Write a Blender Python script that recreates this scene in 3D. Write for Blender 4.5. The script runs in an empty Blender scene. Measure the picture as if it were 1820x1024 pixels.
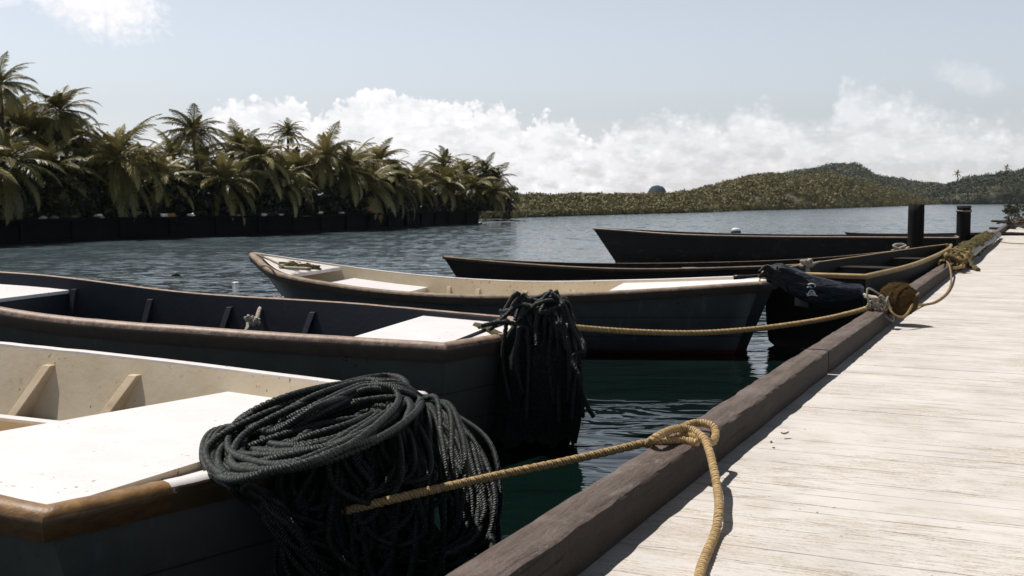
import bpy, math, random
import numpy as np
from math import sin, cos, pi, radians as R
C = bpy.context.scene
rng = np.random.default_rng(7); random.seed(7)

# ------------------------------------------------------------------ camera
FPX, CAMH = 2030.0, 1.6                     # focal length in photo pixels (1820 wide), eye above water
PITCH = math.atan(157 / FPX)
cd = bpy.data.cameras.new("camera"); cam = bpy.data.objects.new("camera", cd); C.collection.objects.link(cam)
cam.location = (0, 0, CAMH); cam.rotation_euler = (pi / 2 - PITCH, 0, 0)
cd.sensor_width = 36; cd.lens = 36 * FPX / 1820; cd.clip_end = 6000; cd.clip_start = .05
cd.dof.use_dof = True; cd.dof.focus_distance = 6.0; cd.dof.aperture_fstop = 9
C.camera = cam

# ------------------------------------------------------------------ light
SUN_EL, SUN_AZ = R(64), math.atan2(-.84, .56)     # azimuth clockwise from +Y; sun stands left and behind the boats
C.view_settings.view_transform = 'Standard'; C.view_settings.look = 'None'; C.view_settings.gamma = 1
C.view_settings.exposure = 0.0
sl = bpy.data.lights.new("sun", 'SUN'); sl.energy = 4.7; sl.angle = R(.5); sl.color = (1, .955, .89)
so = bpy.data.objects.new("sun", sl); C.collection.objects.link(so)
from mathutils import Vector, noise as MN
sd = Vector((cos(SUN_EL) * sin(SUN_AZ), cos(SUN_EL) * cos(SUN_AZ), sin(SUN_EL)))
so.rotation_euler = (-sd).to_track_quat('-Z', 'Y').to_euler(); so.location = (0, 0, 30)
W = bpy.data.worlds.new("World"); C.world = W; W.use_nodes = True

class NT:
    """tiny node-tree writer"""
    def __init__(s, nt): s.t = nt; nt.nodes.clear()
    def n(s, ty, **kw):
        x = s.t.nodes.new(ty)
        for k, v in kw.items():
            if k[0] == 'i' and k[1:].isdigit(): s.put(x, int(k[1:]), v)
            elif k in [i.name.replace(' ', '_') for i in x.inputs]: s.put(x, k.replace('_', ' '), v)
            else: setattr(x, k, v)
        return x
    def put(s, x, key, v):
        if isinstance(v, bpy.types.Node): v = v.outputs[0]
        if isinstance(v, bpy.types.NodeSocket): s.t.links.new(v, x.inputs[key])
        else: x.inputs[key].default_value = v
    def m(s, op, a, b=0., c=None, clamp=False):
        x = s.n('ShaderNodeMath', operation=op, use_clamp=clamp); s.put(x, 0, a); s.put(x, 1, b)
        if c is not None: s.put(x, 2, c)
        return x.outputs[0]
    def vm(s, op, a, b):
        x = s.n('ShaderNodeVectorMath', operation=op); s.put(x, 0, a); s.put(x, 1, b); return x.outputs[0]
    def ramp(s, f, stops, interp='LINEAR'):
        x = s.n('ShaderNodeValToRGB'); s.put(x, 0, f); e = x.color_ramp.elements; x.color_ramp.interpolation = interp
        while len(e) < len(stops): e.new(.5)
        for el, (p, c) in zip(e, stops):
            el.position = p; el.color = (c, c, c, 1) if not hasattr(c, '__len__') else (*c[:3], 1)
        return x.outputs[0]
    def mix(s, f, a, b, bt='MIX'):
        x = s.n('ShaderNodeMix', data_type='RGBA', blend_type=bt); s.put(x, 0, f)
        s.put(x, 6, (*a, 1) if isinstance(a, tuple) else a); s.put(x, 7, (*b, 1) if isinstance(b, tuple) else b)
        return x.outputs[2]
    def sstep(s, v, lo, hi):
        x = s.n('ShaderNodeMapRange', interpolation_type='SMOOTHSTEP'); s.put(x, 0, v); s.put(x, 1, lo); s.put(x, 2, hi); return x.outputs[0]
    def noise(s, vec, scale, detail=4, rough=.55, dist=0):
        x = s.n('ShaderNodeTexNoise'); s.put(x, 'Vector', vec); s.put(x, 'Scale', scale); s.put(x, 'Detail', detail)
        s.put(x, 'Roughness', rough); s.put(x, 'Distortion', dist); return x.outputs[0]

def px2az(px): return math.degrees(math.atan((px - 910) / FPX))
def build_world():
    T = NT(W.node_tree)
    out = T.n('ShaderNodeOutputWorld'); bg = T.n('ShaderNodeBackground')
    T.t.links.new(bg.outputs[0], out.inputs[0])
    sky = T.n('ShaderNodeTexSky', sky_type='NISHITA'); sky.sun_disc = False
    sky.sun_elevation = SUN_EL; sky.sun_rotation = SUN_AZ; sky.air_density = 1.0; sky.dust_density = 1.5; sky.ozone_density = 1.0
    hs = T.n('ShaderNodeHueSaturation'); T.put(hs, 'Saturation', .30); T.put(hs, 'Value', 1.0); T.put(hs, 'Color', sky)
    tc = T.n('ShaderNodeTexCoord'); sp = T.n('ShaderNodeSeparateXYZ'); T.put(sp, 0, tc.outputs['Generated'])
    x, y, z = sp.outputs
    az = T.m('MULTIPLY', T.m('ARCTAN2', x, y), 180 / pi)          # degrees right of the view
    el = T.m('MULTIPLY', T.m('ARCSINE', z), 180 / pi)
    # the sky gets deeper away from the hazy band over the sea
    deep = T.ramp(T.m('DIVIDE', el, 90.), [(0, (1.03,1.035,1.08)), (.05, (.955,.985,1.04)), (.11, (.86,.90,.96)), (.2, (.58,.63,.68)), (.34, (.16,.19,.21)), (.7, (.10,.12,.14)), (1, (.07,.085,.10))])
    skyc = T.mix(1., hs.outputs[0], deep, 'MULTIPLY')
    # tops of the cumulus bank: photo pixel column -> pixel row of its top
    prof = [(-400, 250), (280, 245), (330, 215), (380, 190), (445, 176), (530, 176), (562, 212), (592, 190), (640, 160), (700, 157),
            (765, 170), (845, 182), (905, 186), (932, 225), (950, 203), (1000, 202), (1045, 246), (1085, 222), (1140, 200), (1225, 198),
            (1285, 212), (1310, 178), (1350, 180), (1400, 206), (1470, 212), (1490, 150), (1525, 145), (1600, 172), (1690, 200), (1760, 214), (2400, 215)]
    a0, a1 = px2az(-400), px2az(2400)
    stops = [((px2az(p) - a0) / (a1 - a0), (355 - r) / FPX * 180 / pi / 8) for p, r in prof]
    top = T.m('MULTIPLY', T.ramp(T.m('DIVIDE', T.m('SUBTRACT', az, a0), a1 - a0), stops), 8.)
    v = T.n('ShaderNodeCombineXYZ'); T.put(v, 0, az); T.put(v, 1, el); v = v.outputs[0]
    vor = T.n('ShaderNodeTexVoronoi', feature='SMOOTH_F1'); T.put(vor, 'Scale', 1.3); T.put(vor, 'Smoothness', .25)
    wob = T.n('ShaderNodeTexNoise'); T.put(wob, 'Vector', v); T.put(wob, 'Scale', 1.6); T.put(wob, 'Detail', 3)
    T.put(vor, 'Vector', T.vm('ADD', v, T.vm('MULTIPLY', wob.outputs['Color'], (.5, .5, 0))))
    puff = T.m('SUBTRACT', .45, vor.outputs[0])
    fine = T.m('SUBTRACT', T.noise(v, 2.4, 8, .62), .5)
    vo2 = T.n('ShaderNodeTexVoronoi', feature='SMOOTH_F1'); T.put(vo2, 'Scale', 3.4); T.put(vo2, 'Smoothness', .2); T.put(vo2, 'Vector', T.vm('ADD', v, T.vm('MULTIPLY', wob.outputs['Color'], (.3, .3, 0))))
    puff = T.m('ADD', T.m('MULTIPLY', puff, .9), T.m('MULTIPLY', T.m('SUBTRACT', .4, vo2.outputs[0]), .55))
    edge = T.m('ADD', T.m('SUBTRACT', top, el), T.m('ADD', puff, T.m('MULTIPLY', fine, 1.2)))
    # crisp heaps on the left, torn and misty to the right
    soft = T.ramp(T.m('DIVIDE', T.m('ADD', az, 20.), 45.), [(0, .5), (.3, .20), (.5, .32), (.62, 1.2), (1, 1.5)])
    bank = T.sstep(edge, T.m('MULTIPLY', soft, -.15), soft)
    bank = T.m('MULTIPLY', bank, T.ramp(T.m('DIVIDE', T.m('ADD', az, 20.), 45.), [(0, .5), (.13, .85), (.25, 1.), (.52, .92), (.62, .66), (1, .55)]))
    # holes and grey bellies inside the bank
    inner = T.noise(T.vm('MULTIPLY', v, (.5, 1., 1.)), 1.1, 6, .6)
    bank = T.m('MULTIPLY', bank, T.m('SUBTRACT', 1., T.m('MULTIPLY', T.sstep(inner, .42, .66), .55)))
    # two loose clouds high on the left, a wisp on the right
    def blob(px, py, wx, wy, tilt=0.):
        bx = T.m('SUBTRACT', az, px2az(px)); by = T.m('SUBTRACT', el, (355 - py) / FPX * 180 / pi)
        by = T.m('ADD', by, T.m('MULTIPLY', bx, tilt))
        r2 = T.m('ADD', T.m('POWER', T.m('ABSOLUTE', T.m('DIVIDE', bx, wx)), 2.), T.m('POWER', T.m('ABSOLUTE', T.m('DIVIDE', by, wy)), 2.))
        return T.sstep(T.m('ADD', T.m('SUBTRACT', 1., r2), T.m('MULTIPLY', fine, 1.5)), 0., .95)
    cl = bank
    for b, k in ((blob(168, 10, 3.9, 2.5, .30), 1.), (blob(12, 33, 1.4, .6), .5), (blob(1715, 158, 1.9, .8, .28), .22), (blob(1640, 245, 3, .7), .35)):
        cl = T.m('MAXIMUM', cl, T.m('MULTIPLY', b, k))
    mist = T.m('MULTIPLY', T.sstep(el, 4.2, 0.), .55)
    cl = T.m('MAXIMUM', cl, mist)
    shade = T.ramp(T.m('ADD', T.m('MULTIPLY', T.noise(T.vm('MULTIPLY', v, (.8, 1., 1.)), 1.7, 5, .6), .7), T.m('MULTIPLY', puff, .45)), [(.3, (7.2, 7.1, 7.25)), (.62, (8.8, 8.65, 8.7))])
    x2 = T.mix(cl, skyc, shade)
    up = T.m('GREATER_THAN', el, -.2)
    x2 = T.mix(up, (.6, .8, .85), x2)
    T.put(bg, 0, x2); T.put(bg, 1, .14)
    return
build_world()

# ------------------------------------------------------------------ helpers
def W3(px, py, h=None, d=None):
    """photo pixel -> world point, at height h or at distance d ahead"""
    cx = (px - 910) / FPX; cy = (512 - py) / FPX
    v = np.array([cx, cos(PITCH) + cy * sin(PITCH), -sin(PITCH) + cy * cos(PITCH)])
    t = (h - CAMH) / v[2] if h is not None else d / v[1]
    return np.array([0, 0, CAMH]) + v * t

def tag(o, label=None, cat=None, group=None, kind=None):
    if label: o['label'] = label
    if cat: o['category'] = cat
    if group: o['group'] = group
    if kind: o['kind'] = kind
    return o
def empty(name, loc, label=None, cat=None, group=None):
    o = bpy.data.objects.new(name, None); C.collection.objects.link(o); o.location = tuple(loc); o.empty_display_size = .2
    return tag(o, label, cat, group)
def mesh(name, V, F, *rest, **kw):
    if isinstance(rest[0], np.ndarray): kw['uv'] = rest[0]; rest = rest[1:]
    return mesh_(name, V, F, *rest, **kw)
def mesh_(name, V, F, mat, parent=None, origin=None, smooth=True, tint=None, mats=None, fm=None, uv=None, sharp=None):
    V = np.asarray(V, float)
    if parent is not None and origin is None: origin = WO[parent.name]
    if origin is None: origin = np.array([V[:, 0].mean(), V[:, 1].mean(), V[:, 2].min()]) if len(V) else np.zeros(3)
    me = bpy.data.meshes.new(name); me.from_pydata((V - np.asarray(origin)).tolist(), [], F if isinstance(F, list) else F.tolist())
    me.polygons.foreach_set('use_smooth', [smooth] * len(me.polygons))
    for m in (mats or [mat]): me.materials.append(m)
    if uv is not None: me.uv_layers.new(name='UVMap').data.foreach_set('uv', np.asarray(uv, dtype=np.float32).ravel())
    if fm is not None: me.polygons.foreach_set('material_index', fm)
    if tint is not None:
        a = me.attributes.new('tint', 'FLOAT', 'FACE'); a.data.foreach_set('value', np.asarray(tint, dtype=np.float32))
    if sharp: me.set_sharp_from_angle(angle=R(sharp))
    o = bpy.data.objects.new(name, me); C.collection.objects.link(o)
    if parent is not None:
        o.parent = parent; WO[o.name] = np.asarray(origin)
    else:
        o.location = tuple(origin); WO[o.name] = np.asarray(origin)
    return o
WO = {}
def root(name, loc, label, cat, group=None):
    o = empty(name, loc, label, cat, group); WO[o.name] = np.asarray(loc, float); return o

def catmull(P, n, closed=False):
    P = np.asarray(P, float)
    if closed: Q = np.vstack([P[-1:], P, P[:2]])
    else: Q = np.vstack([2 * P[0] - P[1], P, 2 * P[-1] - P[-2]])
    out = []
    segs = len(Q) - 3
    for i in range(segs):
        a, b, c, d = Q[i:i + 4]
        t = np.linspace(0, 1, n, endpoint=False)[:, None]
        out.append(.5 * ((2 * b) + (c - a) * t + (2 * a - 5 * b + 4 * c - d) * t ** 2 + (3 * b - a - 3 * c + d) * t ** 3))
    if not closed: out.append(Q[-2][None])
    return np.vstack(out)
def resample(P, ds):
    L = np.r_[0, np.cumsum(np.linalg.norm(np.diff(P, axis=0), axis=1))]
    n = max(3, int(L[-1] / ds) + 1); s = np.linspace(0, L[-1], n)
    return np.stack([np.interp(s, L, P[:, k]) for k in range(3)], 1), s
def rope_geo(P, r, ds=None, lobes=3, depth=.2, lay=3.2, seg=12, closed=False, rvar=None, fuzz=0.):
    """a laid rope: a three-lobed section that twists along the path"""
    ds = ds or r * .35
    if closed: P = np.vstack([P, P[:1]])
    P, s = resample(P, ds); n = len(P)
    Tn = np.gradient(P, axis=0); Tn /= np.linalg.norm(Tn, axis=1)[:, None] + 1e-12
    N = np.zeros_like(P); ref = np.array([0, 0, 1.]) if abs(Tn[0, 2]) < .9 else np.array([1., 0, 0])
    v = np.cross(Tn[0], ref); N[0] = v / np.linalg.norm(v)
    for i in range(1, n):
        v = N[i - 1] - Tn[i] * (N[i - 1] @ Tn[i]); N[i] = v / (np.linalg.norm(v) + 1e-12)
    B = np.cross(Tn, N)
    th = np.linspace(0, 2 * pi, seg, endpoint=False)
    ph = 2 * pi * s / (lay * 2 * r)
    rr = r * (1 - depth + depth * np.abs(np.cos(lobes / 2 * (th[None] - ph[:, None]))) ** .8 * 1.6) if lobes else r * np.ones((n, seg))
    if rvar is not None: rr = rr * rvar(s / s[-1])[:, None]
    if fuzz: rr = rr * (1 + fuzz * rng.standard_normal(rr.shape))
    V = P[:, None] + rr[..., None] * (np.cos(th)[None, :, None] * N[:, None] + np.sin(th)[None, :, None] * B[:, None])
    V = V.reshape(-1, 3); idx = np.arange(n * seg).reshape(n, seg)
    a, b = idx[:-1], idx[1:]
    F = np.stack([a, np.roll(a, -1, 1), np.roll(b, -1, 1), b], -1).reshape(-1, 4).tolist()
    F.append(idx[0].tolist()[::-1]); F.append(idx[-1].tolist())
    # strands run in the surface map: u along the rope in rope widths, v once round it
    uu = s / (2 * r); j = np.arange(seg)
    U = np.stack([np.broadcast_to(uu[:-1, None], (n - 1, seg)), np.broadcast_to(uu[:-1, None], (n - 1, seg)), np.broadcast_to(uu[1:, None], (n - 1, seg)), np.broadcast_to(uu[1:, None], (n - 1, seg))], -1)
    Vv = np.broadcast_to(np.stack([j, j + 1, j + 1, j], -1)[None] / seg, (n - 1, seg, 4))
    uv = np.stack([U, Vv], -1).reshape(-1, 2); uv = np.vstack([uv, np.zeros((2 * seg, 2))])
    return V, F, uv
def join(parts):
    V = []; F = []; k = 0; U = []
    for p in parts:
        v, f = p[:2]
        V.append(np.asarray(v)); F += [[i + k for i in q] for q in f]; k += len(v)
        if len(p) > 2: U.append(p[2])
    if U: return np.vstack(V), F, np.vstack(U)
    return np.vstack(V), F
def box_geo(c, sx, sy, sz, ang=0.):
    p = np.array([[x, y, z] for z in (0, sz) for x, y in ((-sx, -sy), (sx, -sy), (sx, sy), (-sx, sy))], float)
    q = p.copy(); q[:, 0] = p[:, 0] * cos(ang) - p[:, 1] * sin(ang); q[:, 1] = p[:, 0] * sin(ang) + p[:, 1] * cos(ang)
    return q + np.asarray(c), [[3, 2, 1, 0], [4, 5, 6, 7], [0, 1, 5, 4], [1, 2, 6, 5], [2, 3, 7, 6], [3, 0, 4, 7]]
def prism(poly_top, thick):
    """horizontal-ish slab from a polygon of 3D points"""
    P = np.asarray(poly_top, float); n = len(P); Q = P - np.array([0, 0, thick])
    F = [list(range(n)), list(range(2 * n - 1, n - 1, -1))] + [[i, i + n, (i + 1) % n + n, (i + 1) % n] for i in range(n)]
    return np.vstack([P, Q]), F
def grid_faces(n, m, closed_m=False):
    idx = np.arange(n * m).reshape(n, m); a, b = idx[:-1], idx[1:]
    if closed_m: return np.stack([a, np.roll(a, -1, 1), np.roll(b, -1, 1), b], -1).reshape(-1, 4).tolist()
    return np.stack([a[:, :-1], a[:, 1:], b[:, 1:], b[:, :-1]], -1).reshape(-1, 4).tolist()
def bevel(o, w, seg=2, ang=30):
    m = o.modifiers.new("bevel", 'BEVEL'); m.width = w; m.segments = seg; m.limit_method = 'ANGLE'; m.angle_limit = R(ang); return o

# ------------------------------------------------------------------ materials
def mat(name, col, rough=.6, fn=None, spec=.5, bump=None, **kw):
    m = bpy.data.materials.new(name); m.use_nodes = True; T = NT(m.node_tree)
    o = T.n('ShaderNodeOutputMaterial'); b = T.n('ShaderNodeBsdfPrincipled'); T.t.links.new(b.outputs[0], o.inputs[0])
    T.put(b, 'Roughness', rough); T.put(b, 'Specular IOR Level', spec); T.put(b, 'Base Color', (*col, 1))
    tc = T.n('ShaderNodeTexCoord').outputs['Object']
    if fn: fn(T, b, tc, o)
    for k, v in kw.items(): T.put(b, k.replace('_', ' '), v)
    return m
def bumpn(T, b, h, dist, strength=1.):
    x = T.n('ShaderNodeBump'); T.put(x, 'Height', h); T.put(x, 'Distance', dist); T.put(x, 'Strength', strength); T.put(b, 'Normal', x)
def rot(T, v, ang):
    x = T.n('ShaderNodeVectorRotate', rotation_type='Z_AXIS'); T.put(x, 'Vector', v); T.put(x, 'Angle', ang); return x.outputs[0]

def paint(name, c, c2, rough=.45, sc=6., dirt=None, spec=.4, chips=None, bd=.002, dirtlo=.6):
    def f(T, b, v, o):
        n = T.noise(v, sc, 6, .65); k = T.mix(T.sstep(n, .3, .75), c, c2)
        if dirt:
            s = T.noise(T.vm('MULTIPLY', v, (2.2, 2.2, .8)), 3.5, 7, .7, .4); k = T.mix(T.m('MULTIPLY', T.sstep(s, dirtlo, .8), .7), k, dirt)
        if chips:
            s = T.noise(v, 38., 3, .5); s2 = T.noise(v, 2.6, 3, .5)
            k = T.mix(T.m('MULTIPLY', T.sstep(s, .66, .70), T.sstep(s2, .48, .6)), k, chips)
        T.put(b, 'Base Color', k); T.put(b, 'Roughness', T.m('ADD', T.m('MULTIPLY', n, .25), rough - .1))
        bumpn(T, b, T.noise(v, 25., 5, .6), bd)
    return mat(name, c, rough, f, spec)
M = {}
M['white_deck'] = paint('white_deck', (.80, .765, .775), (.72, .685, .69), .55, 3., (.46, .42, .38), chips=(.30, .26, .22), dirtlo=.64)
M['cream'] = paint('cream', (.68, .58, .43), (.60, .49, .34), .5, 4., (.28, .2, .12), chips=(.16, .1, .05), dirtlo=.6)
M['cream2'] = paint('cream2', (.62, .50, .36), (.50, .38, .24), .5, 5., (.26, .16, .08), dirtlo=.58)
M['white_rail'] = paint('white_rail', (.78, .73, .72), (.66, .6, .57), .5, 6., (.4, .33, .27), chips=(.25, .19, .14))
M['worn_rail'] = paint('worn_rail', (.10, .065, .035), (.05, .03, .018), .5, 7.)
def _worn():
    # white paint left on the top of the edge, bare brown wood down its side
    T = NT.__new__(NT); T.t = M['worn_rail'].node_tree; b = [n for n in T.t.nodes if n.type == 'BSDF_PRINCIPLED'][0]; src = b.inputs['Base Color'].links[0].from_socket
    ge = T.n('ShaderNodeNewGeometry'); sp = T.n('ShaderNodeSeparateXYZ'); T.put(sp, 0, ge.outputs['True Normal']); tc = T.n('ShaderNodeTexCoord').outputs['Object']
    f = T.m('ADD', sp.outputs[2], T.m('MULTIPLY', T.m('SUBTRACT', T.noise(tc, 30., 5, .7), .5), .9)); T.put(b, 'Base Color', T.mix(T.sstep(f, .45, .7), src, (.78, .74, .74)))
_worn()
def side_shade(m, col, keep=.5, nz=.35):
    # shade of the upstanding faces painted in as a darker colour; tops keep theirs
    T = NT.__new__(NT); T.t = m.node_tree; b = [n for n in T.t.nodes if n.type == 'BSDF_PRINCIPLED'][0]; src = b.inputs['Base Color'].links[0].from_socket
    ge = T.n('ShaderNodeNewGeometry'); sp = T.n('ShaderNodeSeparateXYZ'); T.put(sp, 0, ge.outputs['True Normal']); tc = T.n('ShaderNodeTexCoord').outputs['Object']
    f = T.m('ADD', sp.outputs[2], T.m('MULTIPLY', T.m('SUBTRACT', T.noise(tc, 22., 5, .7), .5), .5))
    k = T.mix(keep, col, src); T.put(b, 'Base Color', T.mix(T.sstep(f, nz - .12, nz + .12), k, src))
M['grey_floor'] = paint('grey_floor', (.27, .27, .29), (.22, .22, .23), .6, 8., (.12, .1, .08))
M['navy'] = paint('navy', (.020, .024, .034), (.014, .017, .026), .5, 4., (.035, .035, .04), spec=.25)
M['rust'] = mat('rust', (.10, .045, .015), .9)
def hullmat(name, c, c2, patch=None, bottom=None, bl=.06, spec=.3, rough=.45, scr=(.12, .12, .12), pk=(.62, .8)):
    def f(T, b, v, o):
        k = T.mix(T.sstep(T.noise(v, 1.7, 6, .65), .35, .7), c, c2)
        if patch: k = T.mix(T.m('MULTIPLY', T.sstep(T.noise(T.vm('MULTIPLY', v, (1, 1, 1.8)), 2.4, 9, .75), pk[0], pk[1]), .8), k, patch)
        s = T.noise(T.vm('MULTIPLY', v, (1.2, 1.2, 26.)), 1.6, 3, .6)
        k = T.mix(T.m('MULTIPLY', T.sstep(s, .70, .74), .5), k, scr)
        ch = T.m('MULTIPLY', T.sstep(T.noise(v, 30., 3, .5), .67, .7), T.sstep(T.noise(v, 2.2, 2, .5), .45, .6)); k = T.mix(ch, k, tuple(x * .25 for x in c))
        dr = T.noise(T.vm('MULTIPLY', v, (9., 9., .7)), 1.4, 5, .6); k = T.mix(T.m('MULTIPLY', T.sstep(dr, .58, .72), .35), k, tuple(x * 1.9 for x in c))
        sz = T.n('ShaderNodeSeparateXYZ'); T.put(sz, 0, v); zw = T.m('ADD', sz.outputs[2], T.m('MULTIPLY', T.m('SUBTRACT', T.noise(v, 1.2, 2), .5), .02)); lap = None
        for zl in (.20, .40):
            dd = T.m('ABSOLUTE', T.m('SUBTRACT', zw, zl)); k = T.mix(T.m('MULTIPLY', T.sstep(dd, .007, .002), .75), k, tuple(x * .25 for x in c))
        k = T.mix(T.m('MULTIPLY', T.sstep(zw, .10, .02), .6), k, (.035, .04, .022))
        if bottom:
            z = T.n('ShaderNodeSeparateXYZ'); T.put(z, 0, v); zz = T.m('ADD', z.outputs[2], T.m('MULTIPLY', T.m('SUBTRACT', T.noise(v, 4., 3), .5), .05))
            k = T.mix(T.sstep(zz, bl + .01, bl - .01), k, bottom)
        T.put(b, 'Base Color', k); bumpn(T, b, T.noise(v, 9., 6, .6), .006)
    return mat(name, c, rough, f, spec)
pass
M['hull_grey'] = hullmat('hull_grey', (.115, .118, .115), (.078, .082, .081), (.18, .175, .155))
M['hull_grey2'] = hullmat('hull_grey2', (.078, .084, .090), (.050, .056, .064), (.16, .155, .135), (.09, .022, .012), .05)
M['hull_dark'] = hullmat('hull_dark', (.024, .020, .017), (.014, .012, .011), (.11, .095, .07), pk=(.54, .74), scr=(.07, .05, .03), rough=.7, spec=.15)
M['hull_black'] = hullmat('hull_black', (.016, .013, .012), (.010, .009, .009), (.085, .06, .034), scr=(.06, .035, .02), rough=.65, spec=.2, pk=(.55, .74))
def wood(name, c, c2, rough=.6, sx=(1, 14, 14), sc=2., bd=.004, spec=.4, ang=0., patch=None):
    def f(T, b, v, o):
        if ang: v = rot(T, v, ang)
        w = T.vm('MULTIPLY', v, sx); n = T.noise(w, sc, 7, .65, .3); n2 = T.noise(v, 3.5, 4, .6)
        k = T.mix(T.sstep(n, .3, .72), c, c2); k = T.mix(T.m('MULTIPLY', T.sstep(n2, .5, .75), .55), k, tuple(x * .55 for x in c))
        if patch: k = T.mix(T.m('MULTIPLY', T.sstep(T.noise(v, 7., 8, .8), .66, .74), .8), k, patch)
        T.put(b, 'Base Color', k); bumpn(T, b, T.m('ADD', n, T.noise(v, 40., 4, .6)), bd)
    return mat(name, c, rough, f, spec)
M['rail_tan'] = wood('rail_tan', (.42, .31, .245), (.26, .17, .125), .5, (5, 5, 5), 3., .002)
M['varnish'] = wood('varnish', (.32, .175, .055), (.14, .065, .022), .5, (3, 3, 8), 5., .002, .6)
M['rail_gold'] = wood('rail_gold', (.42, .29, .13), (.26, .17, .07), .6, (4, 4, 4), 3., .003)
M['rail_dark'] = wood('rail_dark', (.36, .27, .20), (.20, .14, .095), .7, (4, 4, 4), 3., .003)
M['pile'] = wood('pile', (.022, .018, .016), (.012, .010, .010), .9, (8, 8, .8), 2., .01, .1)
M['frond_trunk'] = wood('palm_bark', (.10, .085, .065), (.05, .04, .03), .9, (2, 2, 14), 2., .02, .1)
side_shade(M['varnish'], (.045, .022, .012), .35); side_shade(M['rail_tan'], (.035, .028, .024), .12); side_shade(M['rail_dark'], (.03, .022, .018), .12)
def rope_m(name, c, c2, rough=.75, spec=.3, sheen=0., sc=30., lay=1.25, bd=.30, br=.0125):
    def f(T, b, v, o):
        n = T.noise(v, sc, 4, .6); k = T.mix(T.sstep(n, .3, .7), c, c2); k = T.mix(T.m('MULTIPLY', T.sstep(T.noise(v, 3., 3), .5, .7), .5), k, tuple(x * .6 for x in c))
        uv = T.n('ShaderNodeUVMap'); sp = T.n('ShaderNodeSeparateXYZ'); T.put(sp, 0, uv)
        ph = T.m('MULTIPLY', T.m('SUBTRACT', T.m('DIVIDE', sp.outputs[0], lay), sp.outputs[1]), 3.)
        st = T.m('ABSOLUTE', T.m('SINE', T.m('MULTIPLY', ph, pi)))
        fib = T.m('SINE', T.m('MULTIPLY', T.m('ADD', T.m('MULTIPLY', sp.outputs[0], 3.1), T.m('MULTIPLY', sp.outputs[1], 9.)), 2 * pi))
        h = T.m('ADD', T.m('POWER', st, .7), T.m('ADD', T.m('MULTIPLY', fib, .06), T.m('MULTIPLY', T.noise(v, 260., 2, .5), .25)))
        k = T.mix(T.m('MULTIPLY', T.sstep(st, .45, .05), .6), k, tuple(x * .35 for x in c))  # shade in the grooves between strands is painted into the colour
        T.put(b, 'Base Color', k); bumpn(T, b, h, br * bd)
    return mat(name, c, rough, f, spec)
M['rope_tan'] = rope_m('rope_tan', (.60, .42, .21), (.42, .27, .12), bd=.40)
M['rope_gold'] = rope_m('rope_gold', (.42, .29, .12), (.26, .17, .07))
M['rope_black'] = rope_m('rope_black', (.028, .034, .030), (.011, .013, .012), .5, .45)
M['rope_olive'] = rope_m('rope_olive', (.16, .13, .06), (.07, .06, .03), .9, .1)
M['rope_pale'] = rope_m('rope_pale', (.55, .50, .42), (.35, .31, .25), .9, .1)
M['fibre'] = rope_m('fibre', (.13, .078, .03), (.035, .022, .010), .95, .1, sc=60)
M['net_black'] = mat('net_black', (.012, .013, .013), .9, lambda T, b, v, o: (T.put(b, 'Base Color', T.mix(T.sstep(T.noise(v, 60., 4, .7), .45, .62), (.010, .011, .011), (.026, .03, .028))), bumpn(T, b, T.noise(v, 45., 4, .7), .01)), .2)
M['tarp'] = mat('tarp', (.006, .010, .03), .38, lambda T, b, v, o: (T.put(b, 'Base Color', T.mix(T.sstep(T.noise(v, 4., 4, .6), .4, .7), (.004, .006, .020), (.006, .014, .026))), bumpn(T, b, T.noise(T.vm('MULTIPLY', v, (2, 7, 7)), 3., 5, .6), .06)), .5)
M['black_plastic'] = mat('black_plastic', (.02, .02, .022), .4)
M['white_plastic'] = mat('white_plastic', (.75, .75, .75), .4)
M['leaf_dry'] = mat('leaf_dry', (.16, .09, .05), .8)

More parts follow.
